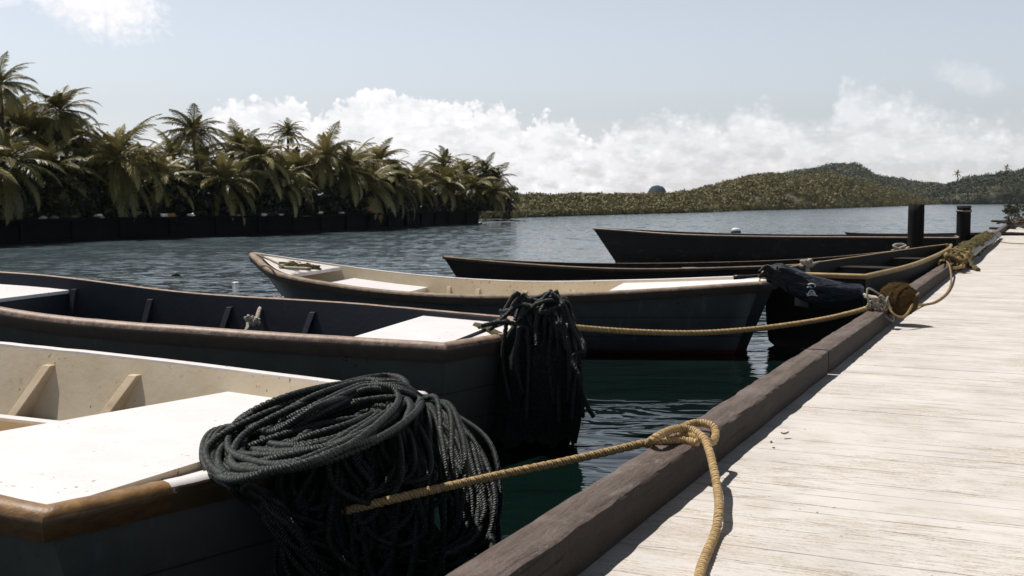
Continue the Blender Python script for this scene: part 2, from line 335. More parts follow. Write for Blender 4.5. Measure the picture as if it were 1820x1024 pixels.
def deck_fn(T, b, v, o):
    # whitewashed boards laid across the pier, worn along the grain (object X runs across, Y along the pier)
    sp = T.n('ShaderNodeSeparateXYZ'); T.put(sp, 0, v); x, y, z = sp.outputs
    ywob = T.m('ADD', y, T.m('MULTIPLY', T.m('SUBTRACT', T.noise(T.vm('MULTIPLY', v, (.7, .7, 1)), 1.5, 3), .5), .05))
    ywob = T.m('ADD', ywob, T.m('MULTIPLY', T.m('SUBTRACT', T.noise(v, 14., 4, .6), .5), .009))
    t = T.m('DIVIDE', ywob, .118); fr = T.m('FRACT', t)
    seam = T.m('MINIMUM', fr, T.m('SUBTRACT', 1., fr))
    seamm = T.sstep(seam, .036, .008)
    gap = T.sstep(T.noise(T.vm('MULTIPLY', v, (1.1, 7., 1)), 1.3, 5, .7), .49, .60)     # only here and there is the crack open
    seamm = T.m('MULTIPLY', seamm, gap)
    grain = T.noise(T.vm('MULTIPLY', v, (5.5, 60., 1)), 1.5, 8, .74)
    big = T.noise(T.vm('MULTIPLY', v, (.8, 2.2, 1)), 1.2, 6, .62)
    k = T.mix(T.sstep(T.noise(v, 2.2, 6, .6), .3, .7), (.70, .655, .625), (.60, .555, .525))
    spk = T.sstep(T.noise(T.vm('MULTIPLY', v, (40., 110., 1)), 1.6, 4, .7), .36, .60); stain = T.m('MULTIPLY', T.m('MULTIPLY', T.sstep(grain, .47, .60), T.sstep(big, .42, .60)), spk)
    k = T.mix(T.m('MULTIPLY', stain, .95), k, (.30, .225, .13)); soft = T.m('MULTIPLY', T.sstep(T.noise(T.vm('MULTIPLY', v, (1.5, 4.0, 1)), 1.3, 8, .8), .50, .66), .5); soft = T.m('MULTIPLY', soft, T.m('ADD', .35, T.m('MULTIPLY', spk, .65))); k = T.mix(soft, k, (.38, .31, .21))
    hair = T.m('MULTIPLY', T.sstep(grain, .62, .68), .4); k = T.mix(hair, k, (.28, .23, .17))
    k = T.mix(T.m('MULTIPLY', seamm, .9), k, (.16, .125, .08))
    spots = T.sstep(T.noise(v, 26., 3, .5), .74, .76); k = T.mix(T.m('MULTIPLY', spots, .8), k, (.12, .09, .07))
    sub = T.m('MULTIPLY', T.sstep(T.noise(T.vm('MULTIPLY', v, (9., 30., 1)), 2.2, 6, .8), .52, .72), .22); k = T.mix(sub, k, (.42, .37, .30))
    T.put(b, 'Base Color', k); T.put(b, 'Roughness', .8)
    h = T.m('ADD', T.m('MULTIPLY', seamm, -.5), T.m('MULTIPLY', grain, .35)); bumpn(T, b, T.m('ADD', h, T.m('MULTIPLY', T.noise(v, 60., 4, .6), .2)), .006)
M['deck'] = mat('deck', (.6, .6, .6), .8, deck_fn, .2)
def beam_fn(T, b, v, o):
    w = T.vm('MULTIPLY', v, (14, 1.2, 14)); n = T.noise(w, 2.4, 8, .7, .3)
    k = T.mix(T.sstep(n, .3, .7), (.180, .138, .120), (.090, .066, .055))
    k = T.mix(T.m('MULTIPLY', T.sstep(T.noise(v, 3.2, 6, .65), .48, .66), .55), k, (.23, .185, .17))
    k = T.mix(T.m('MULTIPLY', T.sstep(T.noise(v, 11., 6, .75), .62, .72), .7), k, (.05, .034, .03))
    k = T.mix(T.m('MULTIPLY', T.sstep(T.noise(T.vm('MULTIPLY', v, (1, .6, .6)), 8., 7, .8), .67, .73), .8), k, (.34, .27, .19))
    crack = T.m('MULTIPLY', T.sstep(T.noise(T.vm('MULTIPLY', v, (26, .7, 26)), 1.6, 5, .6), .64, .68), .8); k = T.mix(crack, k, (.03, .02, .018))
    scf = T.m('MULTIPLY', T.sstep(T.noise(T.vm('MULTIPLY', v, (7, 3, 7)), 2., 8, .8), .54, .64), .6); k = T.mix(scf, k, (.27, .225, .20)); T.put(b, 'Base Color', k); T.put(b, 'Roughness', .72)
    bumpn(T, b, T.m('SUBTRACT', T.m('ADD', n, T.noise(v, 55., 5, .65)), crack), .012)
M['beam'] = mat('beam', (.2, .2, .2), .8, beam_fn, .25); side_shade(M['beam'], (.018, .014, .011), .14)
def water_fn(T, b, v, o):
    # wavelets as tilts of the surface, so that they stay rough far away too
    def col(vec, sc, det, dist=0.):
        x = T.n('ShaderNodeTexNoise'); T.put(x, 'Vector', vec); T.put(x, 'Scale', sc); T.put(x, 'Detail', det); T.put(x, 'Roughness', .55); T.put(x, 'Distortion', dist)
        return T.vm('SUBTRACT', x.outputs['Color'], (.5, .5, .5))
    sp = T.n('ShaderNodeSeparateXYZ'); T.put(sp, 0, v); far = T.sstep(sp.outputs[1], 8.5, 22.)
    gust = T.m('ADD', .35, T.m('MULTIPLY', T.noise(T.vm('MULTIPLY', v, (.06, .10, 1)), 1., 4, .6), 1.3))
    a = col(T.vm('MULTIPLY', v, (.7, 1.1, 1)), 4.2, 7, .3)
    c = col(T.vm('MULTIPLY', v, (.6, 1.2, 1)), .7, 3)
    t = T.vm('ADD', T.vm('MULTIPLY', a, (.30, .62, 0.)), T.vm('MULTIPLY', c, (.16, .22, 0.)))
    a2 = T.vm('MULTIPLY', col(T.vm('MULTIPLY', v, (1.4, .32, 1)), 1.5, 4), (.15, .75, 0.)); far2 = T.sstep(sp.outputs[1], 18., 60.)
    f2 = T.n('ShaderNodeVectorMath', operation='SCALE'); T.put(f2, 0, a2); T.t.links.new(far2, f2.inputs['Scale']); t = T.vm('ADD', t, f2)
    sc = T.m('MULTIPLY', gust, T.m('ADD', .10, T.m('MULTIPLY', far, 1.5)))
    x = T.n('ShaderNodeVectorMath', operation='SCALE'); T.put(x, 0, t); T.t.links.new(sc, x.inputs['Scale'])
    n1 = T.noise(T.vm('MULTIPLY', v, (.7, 1.35, 1)), 1.9, 3, .5, .5); n0 = T.noise(T.vm('MULTIPLY', v, (.6, 1.1, 1)), .8, 2, .5)
    bp = T.n('ShaderNodeBump'); T.put(bp, 'Height', T.m('ADD', T.m('MULTIPLY', n1, .034), T.m('MULTIPLY', n0, .05))); T.put(bp, 'Distance', 1.)
    T.put(b, 'Roughness', T.m('ADD', .05, T.m('MULTIPLY', T.sstep(sp.outputs[1], 12., 32.), .07)))
    nn = T.n('ShaderNodeVectorMath', operation='NORMALIZE'); T.put(nn, 0, T.vm('ADD', bp, x)); T.put(b, 'Normal', nn)
    T.put(b, 'Base Color', T.mix(T.sstep(sp.outputs[1], 9.5, 26.), (.0028, .0090, .0072), (.085, .114, .128)))  # sky reflection on the far water painted in as a paler base colour
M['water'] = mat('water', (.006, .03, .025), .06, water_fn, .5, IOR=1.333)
def leafm(name, c, c2, c3, transl=.25, rough=.5, spec=.35):
    m = bpy.data.materials.new(name); m.use_nodes = True; T = NT(m.node_tree)
    o = T.n('ShaderNodeOutputMaterial'); b = T.n('ShaderNodeBsdfPrincipled'); tr = T.n('ShaderNodeBsdfTranslucent'); mx = T.n('ShaderNodeMixShader')
    a = T.n('ShaderNodeAttribute', attribute_name='tint'); oi = T.n('ShaderNodeObjectInfo')
    f = T.m('FRACT', T.m('ADD', a.outputs['Fac'], T.m('MULTIPLY', oi.outputs['Random'], .25)))
    k = T.ramp(f, [(0, c), (.5, c2), (1, c3)])
    T.put(b, 'Base Color', k); T.put(b, 'Roughness', rough); T.put(b, 'Specular IOR Level', spec); T.put(tr, 0, k)
    T.put(mx, 0, transl); T.put(mx, 1, b.outputs[0]); T.put(mx, 2, tr.outputs[0]); T.t.links.new(mx.outputs[0], o.inputs[0])
    return m
M['palm_leaf'] = leafm('palm_leaf', (.055, .058, .016), (.17, .150, .040), (.52, .43, .19), .16, .46, .55)
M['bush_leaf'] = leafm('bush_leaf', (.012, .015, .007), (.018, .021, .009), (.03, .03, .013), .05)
M['mangrove'] = leafm('mangrove', (.140, .128, .060), (.172, .152, .072), (.205, .176, .086), .1, .6, .2)
M['hillgreen'] = leafm('hillgreen', (.075, .085, .055), (.10, .105, .065), (.13, .13, .08), .1, .6, .2)
M['hilldark'] = leafm('hilldark', (.055, .065, .045), (.075, .082, .055), (.10, .10, .07), .1, .6, .2)
M['soil'] = mat('soil', (.09, .085, .045), .95)
M['soil_dark'] = mat('soil_dark', (.02, .02, .014), .95)
M['islet'] = mat('islet', (.035, .045, .05), .9, lambda T, b, v, o: T.put(b, 'Base Color', T.mix(T.noise(v, .2, 5, .7), (.012, .022, .038), (.03, .048, .075))))  # blue of the hazy distance is painted into the islet's colour
M['seawall'] = mat('seawall', (.02, .018, .017), .9, lambda T, b, v, o: (T.put(b, 'Base Color', T.mix(T.sstep(T.noise(T.vm('MULTIPLY', v, (1, 1, .4)), 1.2, 7, .7), .6, .75), (.005, .005, .005), (.03, .026, .022))), bumpn(T, b, T.noise(v, 2., 5, .6), .05)), .1)
M['rock'] = mat('rock', (.03, .028, .026), .8)

# ------------------------------------------------------------------ water and land
g = [(-3000, -60), (3000, -60), (3000, 4000), (-3000, 4000)]
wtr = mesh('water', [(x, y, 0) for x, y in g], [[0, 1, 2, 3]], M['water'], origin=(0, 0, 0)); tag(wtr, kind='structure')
bed = mesh('seabed_ground', [(x, y, -3) for x, y in g], [[0, 1, 2, 3]], M['soil_dark'], origin=(0, 0, -3)); tag(bed, kind='structure')

WALLP = [(-60, -60), (-40, -8), (-18.2, 40.6), (-14.4, 47.0), (-10.7, 52.5), (-6.9, 62.0), (-4.0, 71.5), (-2.2, 75.2)]
def fbm(x, y, z=0., o=4):
    return MN.fractal((x, y, z), .6, 2.1, o, noise_basis='PERLIN_ORIGINAL')
def ground_left():
    edge = catmull([(x, y, 0) for x, y in WALLP], 8)
    V = []; m = 12
    nrm = np.array([-.91, .41, 0])
    for p in edge:
        for j in range(m):
            k = (j / (m - 1)) ** 1.5 * 90
            q = p + nrm * (k + .32); V.append((q[0], q[1], .78 + .6 * (1 - math.exp(-k / 12)) + .12 * fbm(q[0] * .3, q[1] * .3)))
    o = mesh('ground', V, grid_faces(len(edge), m), M['soil_dark'], origin=(-30, 30, 0)); tag(o, kind='structure')
ground_left()
def seawall():
    edge = resample(catmull([(x, y, 0) for x, y in WALLP], 10), .8)[0]; parts = []
    T_ = np.gradient(edge, axis=0); T_ /= np.linalg.norm(T_, axis=1)[:, None]; nx = np.c_[-T_[:, 1], T_[:, 0], 0 * T_[:, 0]]
    rt = root('sea_wall', (-14, 47, 0), 'long low dark retaining wall along the water in front of the palm grove', 'retaining wall')
    sec = [(0.0, -.6), (0.04, .80), (.35, .80), (.4, -.6)]
    V = []
    for p, n, i in zip(edge, nx, range(len(edge))):
        for a, z in sec: V.append(p + n * (a + .03 * sin(i * 1.7)) + np.array([0, 0, z + .015 * sin(i * .9)]))
    mesh('wall', V, grid_faces(len(edge), 4, True), M['seawall'], rt)
    sec = [(-.06, .803), (-.06, .90), (.42, .90), (.42, .803)]
    V = []
    for i, (p, n) in enumerate(zip(edge, nx)):
        for a, z in sec: V.append(p + n * (a + .02 * sin(i * 2.3)) + np.array([0, 0, z + .015 * sin(i * .9)]))
    mesh('coping', V, grid_faces(len(edge), 4, True), M['seawall'], rt, smooth=False)
    for i in range(2, len(edge) - 1, 3):
        p, n = edge[i], nx[i]; a = math.atan2(n[1], n[0])
        mesh('buttress', *box_geo(p - n * .05 + np.array([0, 0, -.4]), .07, .10, 1.18, a), M['seawall'], rt, smooth=False)
    mesh('footing', np.vstack([[p - n * .28 + np.array([0, 0, -.3]), p - n * .26 + np.array([0, 0, .05 + .02 * sin(i)]), p + n * .0 + np.array([0, 0, .10])] for i, (p, n) in enumerate(zip(edge, nx))]), grid_faces(len(edge), 3), M['seawall'], rt)
seawall()

# ------------------------------------------------------------------ hills with woods
def leaf_cloud(cent, rad, n, size, flat=.8):
    """n leaf-clump quads spread through each crown; returns V, F, tint"""
    k = len(cent); cent = np.repeat(cent, n, 0); rr = np.repeat(rad, n)
    d = rng.standard_normal((k * n, 3)); d /= np.linalg.norm(d, axis=1)[:, None]; d[:, 2] = np.abs(d[:, 2]) * 1.0 - .25
    p = cent + d * (rr * rng.uniform(.55, 1.05, k * n))[:, None] * np.array([1, 1, flat])
    u = rng.standard_normal((k * n, 3)); nrm = d + .5 * u; nrm /= np.linalg.norm(nrm, axis=1)[:, None]
    a = np.cross(nrm, rng.standard_normal((k * n, 3))); a /= np.linalg.norm(a, axis=1)[:, None]; b = np.cross(nrm, a)
    s = (size * rr * rng.uniform(.6, 1.3, k * n))[:, None]
    V = np.stack([p - a * s, p - b * s * .55, p + a * s, p + b * s * .55], 1).reshape(-1, 3)
    F = np.arange(k * n * 4).reshape(-1, 4)
    base = np.repeat(rng.uniform(0, .75, k), n); tint = np.clip(base + rng.uniform(-.12, .2, k * n), 0, .99)
    return V, F, tint
def hill(prof, mat_leaf, mat_soil, size, dens, label_mass, nleaf=18, back=1.0, seedo=0., rows=26, steep=.6, bl=.17):
    """prof: (photo column, shore distance, ridge distance, photo row of the ridge)"""
    P = np.array(prof, float); n = int((P[-1, 0] - P[0, 0]) / 6) + 2
    xs = np.linspace(P[0, 0], P[-1, 0], n); sh, rd, ry = (np.interp(xs, P[:, 0], P[:, k]) for k in (1, 2, 3))
    V = []
    def pt(px, s, r, y, t):
        top = CAMH + (355 - y) * r / FPX - size * .75
        d = s + (r - s) * t if t <= 1 else r + (r - s + 20) * back * (t - 1)
        X = (px - 910) / FPX * d
        if t <= 1: hgt = top * (t ** steep) + top * .20 * fbm(X / (9 * size), d / (9 * size), seedo) * min(1, 4 * t) * (1 - t * .8)
        else: hgt = top * max(0, 1 - (t - 1) ** 1.5)
        return X, d, hgt
    ts = np.r_[-.02, np.linspace(0, 1, rows), 1.25, 1.6, 2.0]
    for a in zip(xs, sh, rd, ry):
        for t in ts:
            q = pt(*a, max(t, 0)); V.append((q[0], q[1] - (.3 if t < 0 else 0), -.5 if t < 0 else q[2]))
    o = mesh('hill', V, grid_faces(n, len(ts)), mat_soil, origin=((xs.mean() - 910) / FPX * rd.mean(), rd.mean(), 0)); tag(o, kind='structure')
    # shrubs on it
    cen = []; rad = []
    area = 0.
    for i in range(n - 1):
        w = (xs[i + 1] - xs[i]) / FPX * (sh[i] + rd[i]) / 2; dd = rd[i] - sh[i]
        k = w * dd * 1.35 * dens / size ** 2; k = int(k) + (rng.random() < k % 1)
        for _ in range(k):
            t = rng.uniform(0, 1) ** .9 * 1.3; px = rng.uniform(xs[i], xs[i + 1])
            q = pt(px, *[np.interp(px, xs, A) for A in (sh, rd, ry)], t)
            f = MN.noise((q[0] / (5 * size), q[1] / (5 * size), seedo + 3)); r = size * rng.uniform(.55, 1.15) * (1 + .45 * f)
            cen.append((q[0], q[1], q[2] + r * .15)); rad.append(r)
    # a closed row down at the water's edge
    for i in range(n - 1):
        for _ in range(3):
            px = rng.uniform(xs[i], xs[i + 1]); s = np.interp(px, xs, sh); r = size * rng.uniform(.6, 1.)
            cen.append(((px - 910) / FPX * s, s + .2, r * .3)); rad.append(r)
    V, F, t = leaf_cloud(np.array(cen), np.array(rad), nleaf, bl)
    o = mesh('forest', V, F, mat_leaf, origin=((xs.mean() - 910) / FPX * rd.mean(), rd.mean(), 0), tint=t); tag(o, label_mass, 'forest', kind='stuff')
hill([(640, 96, 116, 350), (880, 98, 118, 346), (925, 104, 125, 343), (1000, 112, 138, 343), (1100, 125, 155, 342), (1200, 138, 172, 342), (1255, 147, 178, 347), (1300, 160, 172, 362), (1312, 163, 168, 374)],
     M['mangrove'], M['soil'], .95, .9, 'low olive mangrove thicket along the far shore left of the green hill', 80)
hill([(1180, 165, 200, 347), (1240, 165, 220, 335), (1290, 164, 240, 322), (1335, 172, 255, 309), (1370, 180, 262, 306), (1420, 190, 268, 310), (1460, 203, 275, 306), (1500, 222, 285, 313), (1550, 252, 310, 325), (1600, 292, 340, 338), (1640, 345, 380, 350), (1672, 400, 420, 359)],
     M['mangrove'], M['soil'], 1.35, 1.0, 'olive green scrub covering the rounded hill on the far shore', 60, seedo=5)
hill([(1215, 480, 640, 342), (1236, 480, 640, 337), (1252, 480, 650, 329), (1290, 480, 660, 328), (1330, 480, 670, 322), (1400, 480, 680, 304), (1440, 480, 680, 299), (1478, 480, 690, 289), (1520, 480, 690, 290), (1536, 480, 690, 298), (1552, 480, 690, 308), (1585, 480, 690, 315), (1625, 480, 690, 321), (1655, 480, 690, 323), (1690, 480, 690, 330), (1740, 480, 690, 340)],
     M['hillgreen'], M['soil'], 3.2, .9, 'bluish green wooded ridge rising behind the olive hill', 36, seedo=9)
hill([(1632, 410, 440, 357), (1650, 400, 450, 341), (1672, 395, 455, 327), (1700, 392, 460, 318), (1730, 390, 460, 310), (1765, 400, 460, 307), (1800, 420, 470, 300), (1850, 430, 480, 294), (1950, 430, 480, 285), (2300, 430, 500, 290), (2600, 430, 500, 330)],
     M['hilldark'], M['soil'], 2.4, 1.0, 'dark green wooded slope at the right end of the far shore', 44, seedo=14, steep=.45)
def islet():
    V = []; n, m = 40, 10
    for i in range(n):
        a = 2 * pi * i / n
        for j in range(m):
            t = j / (m - 1); r = (1 - t) ** .33
            q = np.array([cos(a) * 9.6 * r, sin(a) * 8 * r, 11.5 * t * 1.08 + 2.2]); q += .35 * np.array([fbm(*(q * .5)), fbm(*(q * .5 + 5)), fbm(*(q * .6 + 9))])
            if j == 0: q[2] = -1
            V.append(q + np.array([(1167 - 910) / FPX * 900, 900, -1.6]))
    o = mesh('island_hill', V, grid_faces(n, m)+[] , M['islet'], origin=((1167 - 910) / FPX * 900, 900, 0)); tag(o, kind='structure')
    # join the ring
    me = o.data
islet()

# ------------------------------------------------------------------ palms
def frond_geo(L, elev, az, droop, nl, wleaf, rnd, spread=1.):
    """one feather frond: a bending midrib with leaflets hanging off both sides"""
    n = 14; P = [np.zeros(3)]; e = elev; hd = np.array([cos(az), sin(az), 0])
    for i in range(n):
        P.append(P[-1] + (hd * cos(e) + np.array([0, 0, sin(e)])) * L / n); e -= droop / n * (.5 + 1.1 * i / n)
    P = np.array(P); V = []; F = []; side = np.cross(hd, [0, 0, 1])
    # midrib
    for i, p in enumerate(P):
        w = .022 * L * (1 - i / (n + 1)) * .5 + .006
        V += [p - side * w, p + side * w, p + np.array([0, 0, w * 1.4])]
    for i in range(n):
        a = 3 * i; F += [[a, a + 3, a + 5, a + 2], [a + 1, a + 2, a + 5, a + 4]]
    for k in range(nl):
        s = .14 + .86 * k / nl; i = min(int(s * n), n - 1); f = s * n - i; p = P[i] * (1 - f) + P[i + 1] * f
        tg = P[i + 1] - P[i]; tg /= np.linalg.norm(tg); upv = np.cross(side, tg); upv = upv if upv[2] > 0 else -upv
        ll = L * .23 * sin(pi * min(1, .18 + s * .85)) ** .7 * rnd.uniform(.8, 1.15)
        for sg in (-1, 1):
            hang = rnd.uniform(.35, .9) * spread
            d = sg * side * rnd.uniform(.7, 1.) + tg * (.55 + .35 * s) + upv * .15 - np.array([0, 0, .15 * hang]); d /= np.linalg.norm(d)
            d2 = d - np.array([0, 0, 1.25 * hang]); d2 /= np.linalg.norm(d2)
            m_ = p + d * ll * .5; e_ = m_ + d2 * ll * .5; w = tg * wleaf * .5
            b = len(V); V += [p - w * .6, p + w * .6, m_ - w, m_ + w, e_ + np.zeros(3)]
            F += [[b, b + 1, b + 3, b + 2], [b + 2, b + 3, b + 4]]
    return np.array(V), F
def crown_mesh(seed, nfr=25, nl=30, low=-35, wleaf=.055):
    rnd = random.Random(seed); parts = []; tint = []
    for k in range(nfr):
        t = k / (nfr - 1); az = k * 2.39996 + rnd.uniform(-.25, .25)
        elev = R(86 - (88 - low) * t ** .85 + rnd.uniform(-10, 10)); L = (1. if t > .12 else .62) * rnd.uniform(.85, 1.1)
        v, f = frond_geo(L, elev, az, R(rnd.uniform(55, 100)) * (.5 + .6 * (1 - abs(t - .5))), nl, wleaf, rnd, 1.1 if t > .3 else .7)
        base = rnd.uniform(.1, .6) + (.3 if rnd.random() < .15 else 0); parts.append((v, f)); tint += [min(.72, base + rnd.uniform(-.05, .05)) for _ in f]
    V, F = join(parts)
    me = bpy.data.meshes.new('crown'); me.from_pydata(V.tolist(), [], F); me.materials.append(M['palm_leaf'])
    a = me.attributes.new('tint', 'FLOAT', 'FACE'); a.data.foreach_set('value', np.array(tint, dtype=np.float32)); return me
CROWNS = [crown_mesh(s, 36 + s % 3 * 3, 44, lo, .020) for s, lo in ((1, -45), (2, -60), (3, -40), (4, -62), (5, -52), (6, -35))]
FAR_CROWN = crown_mesh(11, 14, 14, -30, .09)
def trunk_mesh(h, lean, r=.12):
    n, m = 14, 9; V = []
    for i in range(n):
        t = i / (n - 1); c = np.array([lean * t * t, 0, h * t]); rr = r * (1.5 - .5 * min(1, t * 6)) * (1 - .3 * t) * (1 + .06 * (i % 2))
        V += [c + rr * np.array([cos(2 * pi * j / m), sin(2 * pi * j / m), 0]) for j in range(m)]
    me = bpy.data.meshes.new('trunk'); F = grid_faces(n, m, True) + [list(range((n - 1) * m, n * m))]
    me.from_pydata([tuple(v) for v in V], [], F); me.materials.append(M['frond_trunk']); return me
def palm(px, py, rpx, d, cr, label, rz=0., far=None, base=.9, group='coconut palms of the grove on the left bank'):
    top = W3(px, py, d=d); Lf = rpx * d / FPX
    o = root('palm_tree', (top[0], top[1], base), label, 'palm tree', group)
    lean = random.uniform(-.25, .25); h = top[2] - base
    t = bpy.data.objects.new('trunk', trunk_mesh(h, lean, .04 * Lf + .03)); C.collection.objects.link(t); t.parent = o; t.rotation_euler.z = rz
    c = bpy.data.objects.new('crown', far or CROWNS[cr]); C.collection.objects.link(c); c.parent = o
    c.location = (lean * cos(rz), lean * sin(rz), h); c.scale = (Lf, Lf, Lf * random.uniform(.85, 1.15)); c.rotation_euler = (random.uniform(-.28, .28), random.uniform(-.28, .28), rz)
def wall_d(px):
    return float(np.interp(px, [-300, 0, 264, 480, 677, 820, 904], [30, 40.6, 46.5, 51, 61, 73.8, 77]))
PALMS = [  # column, row of the crown's heart, frond length in px, metres behind the wall, crown, label
    (4, 150, 62, 3.4, 0, 'tallest palm at the left edge of the picture, top cut by the frame'),
    (108, 196, 70, 4.2, 2, 'tall palm with arching crown second from the left edge, above the grove'),
    (-8, 300, 105, 1.2, 1, 'low palm at the left edge spreading pale fronds over the wall'),
    (50, 235, 80, 5.0, 3, 'palm between the tallest and the second tall palm on the far left'),
    (205, 287, 92, 2.0, 4, 'wide low palm with a spiky upright centre near the left of the grove'),
    (352, 232, 62, 3.8, 5, 'lone tall palm with a starry crown against the sky, left of the clouds'),
    (285, 315, 78, 2.0, 1, 'low palm with drooping fronds between the spiky palm and the starry palm'),
    (160, 285, 70, 4.5, 3, 'shaded palm behind the left side of the spiky palm'),
    (425, 262, 58, 4.2, 0, 'bushy palm right of the starry palm, touching the small cloud'),
    (462, 283, 72, 2.4, 2, 'broad full palm below the tall thin palm'),
    (512, 232, 34, 8.5, 5, 'thin dark palm rising behind the grove against the white cloud'),
    (400, 335, 68, 1.8, 4, 'dark low palm hanging over the wall left of the grove centre'),
    (535, 300, 55, 4.5, 3, 'round topped palm just right of the thin dark palm'),
    (578, 280, 62, 3.0, 0, 'dark upright palm in the centre of the grove'),
    (618, 300, 66, 2.2, 1, 'palm with pale striped fronds fanning right in the grove centre'),
    (681, 285, 56, 3.2, 2, 'palm with a dense upright top right of the grove centre'),
    (655, 330, 62, 1.8, 3, 'low palm with hanging fronds right of the grove centre'),
    (735, 325, 52, 3.4, 4, 'palm with feathery top between the dense palm and the twin tops'),
    (700, 350, 58, 1.6, 1, 'lowest drooping palm leaning over the wall in the right half of the grove'),
    (787, 292, 44, 5.0, 5, 'small palm with star shaped top, tallest of the right end'),
    (790, 335, 60, 2.0, 0, 'palm with bright pointed fronds over the right part of the wall'),
    (826, 305, 40, 5.0, 2, 'narrow palm right of the small star shaped palm'),
    (838, 335, 50, 2.6, 3, 'low shaggy palm near the right end of the wall'),
    (858, 308, 38, 4.0, 4, 'palm third from the right end of the grove'),
    (880, 318, 36, 3.2, 1, 'last but one palm before the rounded tree'),
    (872, 348, 42, 1.6, 5, 'low palm at the right end of the wall, by the rocks'),
    (240, 340, 70, 3.5, 0, 'dark palm deep in the shade behind the spiky palm'),
    (330, 320, 60, 4.5, 2, 'shaded palm standing under the starry palm'),
    (500, 335, 66, 2.0, 5, 'shadowy palm below the broad full palm'),
    (90, 310, 85, 3.0, 4, 'low palm half hidden behind the pale fronds at the left edge'),
    (-120, 190, 90, 4.0, 3, 'palm standing just outside the left edge of the picture'),
    (-90, 300, 100, 2.0, 2, 'low palm just outside the left edge'),
]
for i, (px, py, r, k, cr, lb) in enumerate(PALMS):
    r = r * 1.22; py = min(py + 2, 374 - .62 * r); palm(px, py, r, wall_d(px) + k, cr, lb, rz=i * 1.9)
EXTRA = ['small dark palm filling the left end of the grove, behind the pale fronds', 'dark palm crown deep behind the second tall palm', 'dark crown between the second tall palm and the spiky palm', 'dark crown right behind the spiky palm',
         'dark low crown left of the starry palm', 'dark crown right below the starry palm', 'dark crown behind the bushy palm by the small cloud', 'dark crown behind the broad full palm', 'dark crown under the thin dark palm',
         'dark crown left of the dark upright palm', 'dark crown behind the palm with pale striped fronds', 'dark crown behind the dense topped palm', 'dark crown behind the feathery palm', 'dark crown just left of the small star shaped palm', 'dark crown just right of the small star shaped palm', 'dark crown behind the last palms of the grove']
for i, lb in enumerate(EXTRA):
    px = 25 + i * 55.5 + random.uniform(-10, 10); top = float(np.interp(px, [0, 150, 250, 400, 560, 700, 800, 880], [215, 245, 285, 282, 292, 305, 318, 330]))
    palm(px, top + random.uniform(-8, 12), random.uniform(.85, 1.1) * float(np.interp(px, [0, 880], [82, 46])), wall_d(px) + random.uniform(5.5, 8.5), i % 6, lb, rz=i * 2.7)
for px, py, r, d, lb in ((1703, 309, 10, 430, 'far palm sticking up over the slope at the right, leftmost of its two'), (1789, 298, 9, 440, 'far palm sticking up over the dark slope near the right edge')):
    palm(px, py, r, d, 0, lb, far=FAR_CROWN, base=W3(px, 325, d=d)[2], group='far palms on the right slope')

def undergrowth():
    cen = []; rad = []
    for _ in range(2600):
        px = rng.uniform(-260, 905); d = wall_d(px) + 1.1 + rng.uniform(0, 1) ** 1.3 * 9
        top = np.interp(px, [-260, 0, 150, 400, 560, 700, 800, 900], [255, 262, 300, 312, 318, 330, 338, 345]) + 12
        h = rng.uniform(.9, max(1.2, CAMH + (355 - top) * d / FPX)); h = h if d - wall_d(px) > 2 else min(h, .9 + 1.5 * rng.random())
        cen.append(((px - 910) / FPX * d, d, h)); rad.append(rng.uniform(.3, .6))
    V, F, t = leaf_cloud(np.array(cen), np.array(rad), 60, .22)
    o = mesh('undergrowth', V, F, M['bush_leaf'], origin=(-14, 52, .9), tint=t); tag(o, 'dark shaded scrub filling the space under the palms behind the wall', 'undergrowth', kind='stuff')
undergrowth()
def round_tree():
    rt = root('broadleaf_tree', W3(900, 385, d=83) * np.array([1, 1, 0]) + np.array([0, 0, .2]), 'rounded bushy broadleaf tree at the right end of the palm grove, leaning over the water', 'tree')
    c0 = W3(895, 352, d=83)
    tips = []
    for k in range(46):
        q = rng.standard_normal(3); q /= np.linalg.norm(q); q[2] = abs(q[2]) * .9 - .25
        tips.append(c0 + q * np.array([1.25, 1.2, 1.45]) * rng.uniform(.45, 1.) + np.array([.1, 0, .05]))
    V, F, t = leaf_cloud(np.array(tips), rng.uniform(.22, .42, 46), 60, .22)
    mesh('crown', V, F, M['mangrove'], rt, tint=t)
    parts = []
    b = WO[rt.name]
    for k in range(6):
        parts.append(rope_geo(catmull([b + rng.uniform(-.3, .3, 3) * [1, 1, 0], b * .5 + tips[k] * .5, tips[k]], 6), .06, .2, lobes=0, seg=6, rvar=lambda s: 1.2 - .8 * s))
    mesh('trunk', *join(parts), M['frond_trunk'], rt)
round_tree()
def spit():
    for k in range(9):
        px = 864 + 66 * (k / 8) ** 1.1; q = W3(px, 393.5 - 1.5 * rng.random(), h=0.0); r = rng.uniform(.22, .36) * (1 - .6 * k / 8)
        v = []; n, m = 6, 8
        for i in range(n):
            for j in range(m):
                th = pi * i / (n - 1); ph = 2 * pi * j / m; w = 1 + .2 * MN.noise((cos(ph) + k, sin(ph), th))
                v.append(q + r * w * np.array([sin(th) * cos(ph) * 2.2, sin(th) * sin(ph), cos(th) * .6]))
        o = mesh('rock', np.array(v), grid_faces(n, m, True), M['rock'], smooth=False); tag(o, ['low dark rock nearest the end of the sea wall', 'second rock out from the end of the sea wall', 'third rock out from the sea wall, below the low palm', 'fourth rock out from the sea wall', 'middle rock of the line off the sea wall', 'sixth rock out, under the rounded tree', 'third rock from the tip of the line off the sea wall', 'last but one rock, near the tip of the line', 'smallest rock at the outer tip of the line'][k], 'rock', 'rocks at the end of the sea wall')
spit()
